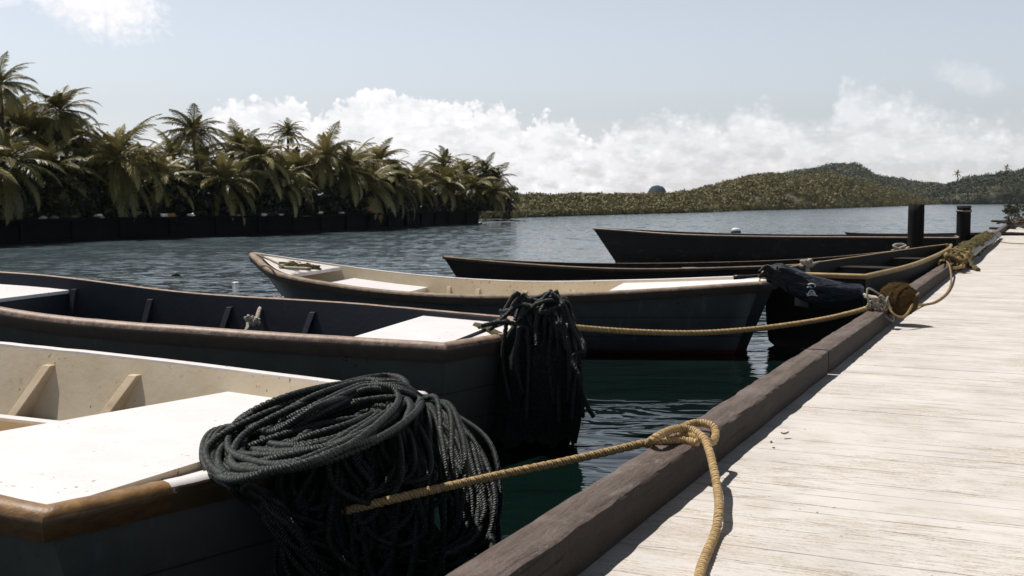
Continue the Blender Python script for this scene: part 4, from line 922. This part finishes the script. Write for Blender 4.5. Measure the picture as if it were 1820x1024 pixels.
def loops(ctrl_sets, r, jit, m, name, parent=None, ds=None, seg=10, lay=3.0, depth=.24):
    parts = []
    for P, closed in ctrl_sets:
        P = np.asarray(P, float) + rng.normal(0, jit, (len(P), 3)); parts.append(rope_geo(catmull(P, 14, closed), r, ds=ds, seg=seg, lay=lay, depth=depth, closed=closed))
    return mesh(name, *join(parts), m, parent)
def coil():
    rt = root('rope_coil', W3(600, 800, h=.66), 'big heap of dark rope coils draped over the stern of the nearest boat', 'rope coil')
    u = rng.uniform; sets = []
    def dk(px, py, h): return W3(px, py, h=h)
    # wide loops: turn on the deck at the left, rise over the heap, hang down outside the stern
    for i in range(26):
        t = i / 25; j = lambda a: u(-a, a)
        lx, ly = 368 + 60 * t ** 1.3 + j(5), 820 - 22 * t + j(12)
        hgt = .675 + .012 * (i % 6)
        right = 800 + 75 * u(0, 1) ** .7; bot = 960 + 130 * u(0, 1)
        P = [dk(lx, ly, hgt + .01), dk(lx + 22, ly - 45 + 14 * t, hgt + .03), dk(470 + 20 * t, 750 + 26 * t + j(5), hgt + .07), dk(560 + 10 * t, 707 + 30 * t + j(5), hgt + .14),
             dk(650, 680 + 26 * t + j(4), .86 + .03 * u()), dk(712 + 8 * j(1), 688 + 22 * t + j(4), .86), W3(760 - 10 * t, 716 + 26 * t + j(6), d=4.62), W3(right - 42, 775 + j(20), d=4.55), W3(right - 8, 850 + j(15), d=4.4), W3(right + 4, 925 + j(15), d=4.3),
             W3(right - 30 + j(20), bot, d=4.15 + j(.08)), W3(680 + j(50), bot + 25 + j(20), d=3.95 + j(.1)), W3(560 + j(40), bot - 10 + j(25), d=3.75 + j(.06)), W3(500 + j(25), 925 + j(12), d=3.66 + j(.03)), W3(455 + j(18), 882 + j(8), d=3.66 + j(.02)), dk(400 + 28 * t + j(4), 852 + j(5), hgt + .03)]
        sets.append((P, True))
    # flat turns lying on top, one inside the other
    for i in range(24):
        t = (i % 17) / 16 if i < 17 else u(0, .8); j = lambda a: u(-a, a); h = .79 + .05 * (1 - t) + .025 * j(1) + .01 * (i % 4)
        xr = 712 + j(22) - 14 * t + (26 * u(0, 1) if i % 3 == 0 else 0); xl = 374 + 120 * t ** .9 + j(16); cx, a = (xr + xl) / 2, (xr - xl) / 2
        bq = (56 - 36 * t) * u(.8, 1.15); tl = -.29 + j(.08) + (j(.12) if i >= 17 else 0); cy = 762 + j(9) + (xl - 374) * -.10
        P = []
        for q in np.linspace(0, 2 * pi, 11)[:-1] + j(.25):
            ex = a * cos(q); ey = bq * math.copysign(abs(sin(q)) ** (.85 if cos(q) < 0 else 1.15), sin(q)); x = cx + ex; y = cy + ey + ex * tl + j(5); x += j(6)
            drop = .10 * max(0, cos(q + pi)) ** 2
            P.append(dk(x, y, h - drop + .014 * j(1)))
        sets.append((P, True))
    for i in range(10):
        x0, x1 = 420 + u(0, 70), 640 + u(0, 80); b = u(-14, 16)
        P = [dk(x0 - 20, 806 + b - (x0 - 420) * .25, .74), dk(x0 + 40, 782 + b, .79), dk((x0 + x1) / 2, 758 + b * 1.2 + u(-8, 8), .80 + u(0, .03)), dk(x1, 734 + b * .8, .80), dk(x1 + 42, 722 + b * .5, .80), dk(x1 + 40, 738 + b * .4, .79), dk(x1 - 20, 752 + b + 6, .79), dk(x0 + 70, 792 + b + 8, .78), dk(x0, 812 + b - (x0 - 420) * .2, .75)]
        sets.append((P, True))
    # slack bights hanging from the heap, in front of the netting
    for i in range(44):
        a = u(0, 1); x0 = 500 + 290 * a; y0 = 800 - 70 * a + 30 * u(0, 1); w = u(30, 130); dp = u(90, 330); d0 = 3.74 + .05 * a + .45 * max(0, a - .55) + u(0, .06)
        P = [W3(x0 - w * .35, y0 - 5, d=d0 + .16), W3(x0 - w * .5, y0 + dp * .35, d=d0), W3(x0 - w * .35 + u(-25, 25), y0 + dp * .8, d=d0 - .05), W3(x0 + u(-25, 25), y0 + dp, d=d0 - .06), W3(x0 + w * .45, y0 + dp * .82, d=d0 - .03), W3(x0 + w * .5 + u(-20, 20), y0 + dp * .4, d=d0 + .02), W3(x0 + w * .3, y0 - 14, d=d0 + .2), W3(x0, y0 - 26, d=d0 + .32)]
        sets.append((P, True))
    # long turns swinging at the right
    for i in range(12):
        x = 735 + 8 * i + u(-8, 8); P = [W3(x - 70, 712 + u(-6, 10), d=4.65), W3(x - 10, 735 + u(-6, 8), d=4.6), W3(x + 45, 800 + u(-14, 14), d=4.5), W3(x + 66, 880, d=4.42), W3(min(x + 66, 876), 940 + u(0, 40), d=4.35), W3(x + 40, 985 + u(-10, 40), d=4.3), W3(x - 5, 960 + u(0, 30), d=4.3), W3(x - 20 + u(-25, 15), 880, d=4.3), W3(x - 45, 800, d=4.45)]
        sets.append((P, True))
    sets = [(np.minimum(np.asarray(P), 1e9), c) for P, c in sets]
    for P, c in sets: P[:, 2] = np.maximum(P[:, 2], .03)
    loops(sets[:26], .0118, .009, M['rope_black'], 'hanging_loops', rt, ds=.0075, seg=9)
    loops(sets[26:60], .0122, .007, M['rope_black'], 'top_coils', rt, ds=.006, seg=10)
    loops(sets[60:], .0108, .010, M['rope_black'], 'slack_loops', rt, ds=.008, seg=8)
    # dark netting in the heart of the heap
    V = []; n, m = 34, 30
    for i in range(n):
        v = i / (n - 1)
        for j in range(m):
            a = 2 * pi * j / m; cx = 600 + 75 * v; rx = 150 * (1 - .25 * (1 - v)) * min(1, 3.2 * v + .25); z = .80 - .72 * v; dd = 4.12 - .05 * v
            cpt = np.array([(cx - 910) / FPX * dd, dd + .10 * v, z]); rr = 1 + .13 * MN.noise((cos(a) * 2.6, sin(a) * 2.6, v * 3)) + .06 * sin(a * 9 + v * 5)
            V.append(cpt + np.array([cos(a) * rx / FPX * 4 * rr, sin(a) * .22 * rr * min(1, 3 * v + .4), 0]))
    mesh('netting', V, grid_faces(n, m, True) + [list(range(m))], M['net_black'], rt)
    c0 = W3(585, 765, h=.70); V = []; n, m = 12, 40
    for i in range(n):
        th = pi / 2 * i / (n - 1)
        for j in range(m):
            a = 2 * pi * j / m; ex, ey = .40 * cos(a) * cos(th), .20 * sin(a) * cos(th)
            V.append(c0 + np.array([ex * .96 - ey * .1, ey + ex * .55, -.02 + .075 * sin(th)]) * (1 + .02 * rng.standard_normal()) + rng.normal(0, .004, 3))
    mesh('inner_netting', V, grid_faces(n, m, True), M['net_black'], rt)
coil()
def net():
    rt = root('fishing_net', W3(940, 620, d=7.4) * np.array([1, 1, 0]) + np.array([0, 0, .05]), 'black fishing net hung in a thick bundle off the stern of the navy boat', 'net')
    D = 7.35; n, m = 46, 64; V = []
    for i in range(n):
        v = i / (n - 1); y = 560 + (790 - 560) * v
        lx = np.interp(v, [0, .15, .4, .8, 1], [925, 902, 888, 878, 868]); rx = np.interp(v, [0, .12, .35, .6, .85, 1], [990, 1012, 1030, 1034, 1028, 1020])
        c = (lx + rx) / 2; w = (rx - lx) / 2
        for j in range(m):
            a = 2 * pi * j / m; fold = 1 + .055 * sin(a * 11 + 2 * sin(v * 3)) + .07 * MN.noise((cos(a) * 3, sin(a) * 3, v * 2.2))
            p = W3(c + w * cos(a) * fold, y, d=D + .17 * sin(a) * fold * (.5 + .5 * min(1, v * 3)))
            if v > .93: p[2] += .05 * MN.noise((a * 5, 3.1, 7)) + .03 * sin(a * 7)
            p[2] = max(p[2], .0)
            V.append(p)
    mesh('netting', V, grid_faces(n, m, True) + [list(range(m))], M['net_black'], rt)
    # rope loops over its top, as in the photograph
    sets = []
    def S_(pts, d=7.2): sets.append(([W3(x, y, d=d + rng.uniform(-.04, .04)) for x, y in pts], False))
    S_([(852, 582), (880, 570), (905, 548), (930, 530), (955, 522), (975, 524)], 7.35); S_([(870, 588), (895, 565), (920, 545), (948, 545), (965, 560)], 7.2)
    S_([(858, 578), (890, 572), (925, 582), (958, 596)], 7.15); S_([(985, 520), (965, 545), (952, 575), (955, 612)], 7.15)
    S_([(975, 520), (998, 545), (1015, 575), (1028, 605), (1036, 628), (1022, 632), (1028, 668), (1034, 700)], 7.1)
    S_([(992, 515), (1005, 550), (1020, 580), (1035, 612), (1034, 640)], 7.15); S_([(990, 518), (1000, 535), (985, 550), (968, 556), (975, 535), (992, 527)], 7.1)
    S_([(945, 540), (960, 530), (985, 535), (1005, 555), (1000, 580)], 7.1); S_([(1000, 560), (1006, 590), (1010, 620)], 7.1)
    S_([(1030, 650), (1036, 690), (1040, 720), (1052, 742)], 7.2); S_([(1030, 700), (1033, 730), (1036, 742)], 7.2)
    for k in range(12):
        x0 = rng.uniform(905, 990); P = [(x0 - 25, 560 + rng.uniform(-8, 18)), (x0 - 8, 540 + rng.uniform(-12, 12)), (x0 + 12, 532 + rng.uniform(-6, 14)), (x0 + 28, 552 + rng.uniform(-10, 10)), (x0 + 34, 590 + rng.uniform(-10, 30)), (x0 + 36, 640 + rng.uniform(-10, 60))]
        S_(P, 7.25)
    for k in range(8): x = rng.uniform(900, 1020); S_([(x, 580), (x + rng.uniform(-6, 6), 640), (x + rng.uniform(-8, 8), 700 + rng.uniform(0, 60))], 7.17)
    loops(sets, .0135, .012, M['rope_black'], 'rope_loops', rt, ds=.011, seg=8, lay=3.2, depth=.34)
    rope('tail', [W3(845, 578, h=.70), W3(862, 582, h=.71), W3(882, 592, h=.71), W3(905, 602, h=.70)], .02, M['rope_olive'], '', parent=rt, ds=.012, seg=8)
net()
# rope with knotted end over the far side of the navy boat
def side_rope():
    rt = root('boat_painter', W3(448, 590, d=8.6), 'short grey rope with a frayed knot looped over the far gunwale of the navy boat', 'rope')
    f = lambda x, y, d: W3(x, y, d=d)
    rope('cord', [f(505, 531, 9.35), f(480, 532, 9.3), f(468, 540, 9.2), f(461, 552, 9.05), f(457, 566, 8.9)], .017, M['rope_pale'], '', parent=rt, seg=8)
    parts = []
    for k in range(9):
        c = f(449 + rng.uniform(-5, 6), 569 + rng.uniform(-3, 4), 8.75); a = rng.uniform(0, 6)
        parts.append(rope_geo(catmull([c + np.array([.035 * cos(t + a), .025 * sin(t), .028 * sin(t + a * 2)]) for t in np.linspace(0, 5.5, 7)], 4), .012, seg=7, ds=.01))
    for k in range(4): parts.append(rope_geo(catmull([f(440, 574, 8.7), f(438 + k, 582, 8.6), f(434, 588, 8.5), f(422 - 3 * k, 592, 8.3)], 6), .007, seg=6, ds=.01))
    mesh('knot', *join(parts), M['rope_pale'], rt)
side_rope()
# bow line and net scrap on the cream boat's foredeck
def bow_gear():
    rt = root('bow_line', b3.pt(.86, 0, 0, .9), 'thin bow line and bundled net scrap lying on the foredeck of the cream boat', 'rope')
    h = .93
    rope('line', [W3(455, 452, h=.99), W3(475, 460, h=.95), W3(492, 468, h=.93), W3(504, 475, h=.90)], .010, M['rope_gold'], '', parent=rt, seg=6, ds=.02)
    parts = []
    for k in range(16):
        x = rng.uniform(503, 560); y = 470 + (x - 500) * .12 + rng.uniform(-3, 4); c = W3(x, y, h=.84)
        parts.append(rope_geo(catmull([c + np.array([rng.uniform(-.12, .12), rng.uniform(-.10, .10), rng.uniform(0, .04)]) for _ in range(6)], 5), .011, seg=6, ds=.02))
    mesh('net_scrap', *join(parts), M['rope_olive'], rt)
    rope('stick', [W3(498, 475, h=.86), W3(530, 477, h=.86), W3(552, 478, h=.86)], .018, M['rope_pale'], '', parent=rt, lobes=0, seg=7, ds=.05)
bow_gear()
# outboard under a blue cover on the cream boat's stern
def covered_motor():
    rt = root('outboard_motor', W3(1440, 560, d=11.6) * np.array([1, 1, 0]) + np.array([0, 0, .4]), 'outboard motor under a shiny dark blue cover between the cream boat and the pier', 'outboard motor')
    prof = [(1362, 491, 9, 10), (1372, 489, 17, 17), (1388, 492, 22, 22), (1410, 503, 26, 24), (1440, 515, 27, 27), (1475, 522, 25, 26), (1505, 525, 22, 23), (1528, 526, 20, 20), (1536, 527, 16, 15)]
    P = catmull([(a, b, c) for a, b, c, _ in prof], 6); n, m = len(P), 34; V = []
    for i, (x, y, hw) in enumerate(P):
        s = i / (n - 1)
        for j in range(m):
            a = 2 * pi * j / m; k = 1 + .06 * sin(a * 3 + s * 9) + (.16 * (1 - s) ** 3) * sin(a * 8 + s * 4) + .13 * MN.noise((cos(a) * 2, sin(a) * 2, s * 4)) + .05 * MN.noise((cos(a) * 6, sin(a) * 6, s * 9)) + .03 * sin(a * 7 - s * 11)
            ca, sa = cos(a), sin(a); sq = (abs(ca) ** 3 + abs(sa) ** 3) ** (-1 / 3)
            V.append(W3(x, y - hw * sa * sq * .98 * k * (1.0 if sa > 0 else .9), d=11.15 - .17 * ca * sq * k * (hw / 25)))
    mesh('cover', V, grid_faces(n, m, True) + [list(range(m))[::-1], list(range((n - 1) * m, n * m))], M['tarp'], rt)
    rope('tiller', [W3(1304, 493, d=11.1), W3(1325, 492, d=11.1), W3(1348, 490, d=11.1), W3(1366, 489, d=11.12)], .020, M['black_plastic'], '', parent=rt, lobes=0, seg=10, ds=.04, rvar=lambda t: np.interp(t, [0, .3, .32, 1], [1.15, 1.1, .85, .9]))
    parts = []
    for k in range(16):
        c = W3(1352 + rng.uniform(-8, 40), 487 + rng.uniform(-5, 7), d=11.05); e = W3(1375 + rng.uniform(-5, 14), 478 + rng.uniform(-2, 26), d=11.0)
        parts.append(rope_geo(catmull([c, (c + e) / 2 + [0, 0, .05], e, e + [.05, 0, -.1 * rng.random()]], 5), .013, seg=6, ds=.015))
    mesh('lashing', *join(parts), M['rope_black'], rt)
    # pale printed marks on the cover
    em = []
    dd = 10.965
    em.append([(1436, 506), (1443, 504), (1449, 507), (1447, 511), (1440, 511)]); em.append([(1434, 511), (1441, 509)])
    em.append([(1436, 524), (1438, 519), (1442, 516), (1446, 518), (1449, 523)]); em.append([(1435, 526), (1443, 524), (1453, 526)]); em.append([(1439, 521), (1446, 521), (1449, 524)]); em.append([(1433, 522), (1437, 525)])
    mesh('emblem', *join([rope_geo(catmull([W3(x, y, d=dd) for x, y in q], 5), .006, lobes=0, seg=6, ds=.01) for q in em]), M['white_plastic'], rt)
    V, F = box_geo(W3(1440, 545, d=11.35), .12, .10, .16, .5); bevel(mesh('bracket', V, F, M['black_plastic'], rt, smooth=False), .01)
covered_motor()
# fibre covered roll sitting on the beam with its ties
def roll():
    c = W3(1597, 532, d=9.55); rt = root('fender_roll', (c[0], c[1], DK + .1), 'round brown fender wound in coarse fibre rope, tied on the pier edge beam', 'fender')
    ax = np.array([-.35, .93, .06]); ax /= np.linalg.norm(ax); up = np.array([0, 0, 1.]); sd = np.cross(ax, up); sd /= np.linalg.norm(sd); up = np.cross(sd, ax)
    V = []; n, m = 26, 40
    for i in range(n):
        th = pi * i / (n - 1)
        for j in range(m):
            a = 2 * pi * j / m; k = 1 + .02 * sin(th * 28) + .05 * MN.noise((cos(a) * 2, sin(a) * 2, th * 2)) + .02 * rng.standard_normal()
            V.append(c + ax * cos(th) * .16 * k + (sd * cos(a) + up * sin(a)) * .126 * k * sin(th) ** .7)
    mesh('core', V, grid_faces(n, m, True), M['fibre'], rt)
    parts = []
    for k in range(17):
        s = -.10 + .22 * k / 16; r = .130 * math.sqrt(max(.1, 1 - (s / .19) ** 2)) + rng.uniform(-.004, .004); P = [c + ax * s + (sd * cos(a) + up * sin(a)) * r for a in np.linspace(0, 2 * pi, 30)]
        parts.append(rope_geo(np.array(P) + rng.normal(0, .002, (30, 3)), .0085, seg=7, ds=.008, fuzz=.12))
    mesh('winding', *join(parts), M['fibre'], rt)
    # bristle of loose fibres
    fv = []; ff = []
    for k in range(5000):
        d = rng.standard_normal(3); d /= np.linalg.norm(d); s = d @ ax; p = c + ax * s * .15 + (d - ax * s) * .130; q = p + d * rng.uniform(.004, .022) + rng.normal(0, .012, 3); w = np.cross(d, rng.standard_normal(3)); w /= np.linalg.norm(w) / .0012
        b = len(fv); fv += [p - w, p + w, q]; ff.append([b, b + 1, b + 2])
    mesh('loose_fibre', np.array(fv), ff, M['rope_gold'], rt)
    parts = []
    for k in range(16):
        p0 = W3(1550 + rng.uniform(-6, 16), 541 + rng.uniform(-9, 10), d=9.3); parts.append(rope_geo(catmull([p0, p0 + rng.normal(0, .035, 3), p0 + rng.normal(0, .045, 3) + [.02, 0, 0], W3(1566 + rng.uniform(-4, 14), 536 + rng.uniform(-10, 14), d=9.33)], 6), .008, seg=7, ds=.008))
    for x, y in ((1582, 548), (1585, 549), (1577, 545)): parts.append(rope_geo(catmull([W3(1566, 534, d=9.3), W3(1573, 536, d=9.25), W3(x, y, d=9.28)], 6), .006, seg=6, ds=.008))
    mesh('tie', *join(parts), M['rope_pale'], rt)
    rope('spike', [W3(1618, 530, d=9.5), W3(1628, 525, d=9.45), W3(1634, 520, d=9.4)], .017, M['rope_pale'], '', parent=rt, lobes=0, seg=8, ds=.012, rvar=lambda t: 1.2 - t)
    rope('strap', [W3(1578, 545, d=9.25), W3(1590, 560, d=9.2), W3(1606, 563, d=9.2), W3(1616, 552, d=9.3), W3(1622, 540, d=9.4)], .010, M['rope_gold'], '', parent=rt, seg=7, ds=.01)
roll()
rope('thin_cord', [W3(1616, 543, h=DK + .06), W3(1640, 542, h=DK + .012), W3(1662, 537, h=DK + .01), W3(1682, 522, h=DK + .012), W3(1690, 505, h=DK + .03), W3(1690, 485, h=DK + .09), W3(1686, 469, h=DK + .165), W3(1680, 464, h=DK + .165), W3(1672, 463, d=15.2), W3(1668, 470, d=15.2)],
     .012, M['rope_gold'], 'thin golden cord looping from the beam over the deck to the brown fender', seg=7, ds=.02)
rope('rope_tail', [W3(1711, 441, h=DK + .17), W3(1717, 436, h=DK + .17), W3(1719, 448, h=DK + .11), W3(1720, 460, h=DK + .05), W3(1724, 472, h=DK + .03), W3(1735, 475, h=DK + .02)], .026, M['rope_gold'], 'short rope end hanging inside the beam, beyond the thin golden cord', seg=7, ds=.03)
rope('thin_cord', [W3(1768, 427, h=DK + .02), W3(1785, 431, h=DK + .012), W3(1805, 433, h=DK + .012), W3(1840, 434, h=DK + .012)], .014, M['rope_gold'], 'thin straight cord lying across the far part of the deck', seg=6, ds=.05)
rope('thin_cord', [W3(1534, 523, d=11.1), W3(1545, 527, d=10.7), W3(1556, 529, d=10.2), W3(1562, 536, d=9.6)], .016, M['rope_pale'], 'short white cord between the blue motor cover and the fender ties', seg=6, ds=.02)
# old nets and ropes heaped over the far beam
def tangle(a0, a1, n, label, r=.02, spread=.16, hgt=.14, m='rope_olive', m2='rope_gold'):
    c = pp((a0 + a1) / 2, .07, DK + .1); n += n % 2; rt = root('rope_tangle', c, label, 'rope tangle', 'old ropes and nets heaped on the far beam')
    for nm, mt, k in (('net_heap', m, n), ('rope_strands', m2, n // 2 + 12)):
        parts = []
        for _ in range(k):
            a = rng.uniform(a0, a1); P = []
            L = rng.uniform(.2, .8)
            for t in np.linspace(0, 1, 6):
                ang = t * rng.uniform(2, 6) + rng.uniform(0, 6)
                P.append(pp(a + L * (t - .5) + rng.normal(0, .06), .07 + (spread + rng.normal(0, .02)) * cos(ang), max(DK + .02, DK + .13 + hgt * .75 * sin(ang) + rng.normal(0, .02))))
            parts.append(rope_geo(catmull(P, 4), r * rng.uniform(.6, 1.2), seg=6, ds=.04))
        mesh(nm, *join(parts), M[mt], rt)
tangle(13.6, 16.4, 100, 'thick yellowish tangle of rope and net over the beam beside the farther post', .024, .17, .13, 'rope_olive', 'rope_gold')
tangle(16.6, 27.0, 130, 'long drape of old net along the far beam beyond the farther post', .03, .16, .13, 'rope_olive', 'rope_olive')
rope('rope_tail', [pp(14.9, .15, DK + .2), pp(14.7, .28, DK + .12), pp(14.5, .36, DK + .03), pp(14.1, .45, DK + .02)], .035, M['rope_olive'], 'dark frayed rope end drooping from the yellowish tangle on to the deck', seg=7, ds=.03)
rope('dark_hose', [pp(15, .2, DK + .1), pp(17, .24, DK + .15), pp(20, .22, DK + .14), pp(24, .25, DK + .13), pp(30, .22, DK + .12)], .05, M['black_plastic'], 'black hose running along the inner side of the far beam', cat='hose', lobes=0, seg=8, ds=.2)
# brush heap and shrubs at the pier's end
def pier_end():
    o = root('brush_pile', pp(41, 1.2, DK), 'heap of bare branches and driftwood lying at the far end of the pier', 'brush pile')
    parts = []
    for k in range(110):
        a = pp(rng.uniform(40.5, 45), rng.uniform(.1, 4.5), DK + rng.uniform(.03, .3)); b = a + np.append(rng.normal(0, .6, 2), rng.normal(.0, .18)); b[2] = max(b[2], DK + .03)
        parts.append(rope_geo(catmull([a, (a + b) / 2 + rng.normal(0, .08, 3), b], 4), rng.uniform(.02, .05), lobes=0, seg=5, ds=.2))
    mesh('branches', *join(parts), M['frond_trunk'], o)
    for (px, py, w, h, lb) in ((1798, 372, .16, .42, 'small upright leafy shrub at the end of the pier, left of the bigger one'), (1822, 372, .5, .42, 'larger leafy shrub at the end of the pier cut by the right edge')):
        d = 46.; c = W3(px, py, d=d); rt = root('shrub', (c[0], c[1], DK), lb, 'shrub', 'shrubs at the end of the pier')
        tips = np.array([c + np.clip(rng.normal(0, .8, 3), -1.2, 1.2) * [w, w, h * .5] - [0, 0, .12] for _ in range(22)]); tips[:, 2] = np.maximum(tips[:, 2], DK + .1)
        V, F, t = leaf_cloud(tips, rng.uniform(.08, .16, 22), 22, .5); mesh('foliage', V, F, M['hillgreen'], rt, tint=t)
        mesh('stem', *join([rope_geo(catmull([np.array([c[0], c[1], DK]), (tips[k] + [c[0], c[1], DK]) / 2, tips[k]], 4), .012, lobes=0, seg=5, ds=.08) for k in range(8)]), M['frond_trunk'], rt)
pier_end()

# ------------------------------------------------------------------ small things on water and deck
def leaf(px, py, s, label, rz):
    c = W3(px, py, h=DK + .006); n, m = 9, 5; V = []
    for i in range(n):
        t = i / (n - 1) * 2 - 1
        for j in range(m):
            w = (j / (m - 1) * 2 - 1); q = np.array([t * s, w * s * .4 * (1 - t * t) ** .6, .012 + .22 * s * abs(w) + .35 * s * t * t])
            V.append(c + np.array([q[0] * cos(rz) - q[1] * sin(rz), q[0] * sin(rz) + q[1] * cos(rz), q[2]]))
    o = mesh('dry_leaf', V, grid_faces(n, m), M['leaf_dry']); s_ = o.modifiers.new('thickness', 'SOLIDIFY'); s_.thickness = .0015; tag(o, label, 'leaf', 'dry leaves on the deck')
leaf(1395, 777, .022, 'curled dry leaf on the white deck, the larger and farther of the two', .4); leaf(1371, 793, .016, 'small dry leaf on the white deck nearer the beam', 1.4)
def floaty():
    c = W3(313, 489, h=0.02); V, F = blob_geo(c, (.085, .06, .05), .5); o = mesh('driftwood', V, F, M['rock']); tag(o, 'small dark lump floating on the water beyond the navy boat', 'driftwood')
    c = W3(419, 503, h=0.01); V, F = blob_geo(c, (.07, .05, .02), .5); o = mesh('plastic_scrap', V, F, M['white_plastic']); tag(o, 'white scrap floating on the water beyond the navy boat, left of the cream boat', 'litter')
    c = W3(1308, 414, h=0.0); rt = root('buoy', c, 'white topped black float on the water beyond the black hulled boat', 'buoy')
    V, F = blob_geo(c + [0, 0, .13], (.23, .2, .12), .1, 10, 16); mesh('float', V, F, M['white_plastic'], rt)
    V, F = blob_geo(c + [0, 0, .03], (.25, .22, .12), .05, 10, 16); mesh('base', V, F, M['black_plastic'], rt)
floaty()

# ------------------------------------------------------------------ sea air
def haze():
    x0, x1, y0, y1, z0, z1 = -900, 1400, -40, 960, -4, 30
    V = [(x, y, z) for z in (z0, z1) for x, y in ((x0, y0), (x1, y0), (x1, y1), (x0, y1))]
    F = [[3, 2, 1, 0], [4, 5, 6, 7], [0, 1, 5, 4], [1, 2, 6, 5], [2, 3, 7, 6], [3, 0, 4, 7]]
    m = bpy.data.materials.new('haze'); m.use_nodes = True; T = NT(m.node_tree); o = T.n('ShaderNodeOutputMaterial'); v = T.n('ShaderNodeVolumePrincipled')
    T.put(v, 'Color', (.80, .88, 1., 1)); T.put(v, 'Density', .00009); T.put(v, 'Anisotropy', .3); T.t.links.new(v.outputs[0], o.inputs['Volume'])
    h = mesh('haze', V, F, m, origin=(0, 0, 0), smooth=False); tag(h, 'thin sea haze over the water', 'haze', kind='stuff')
haze()
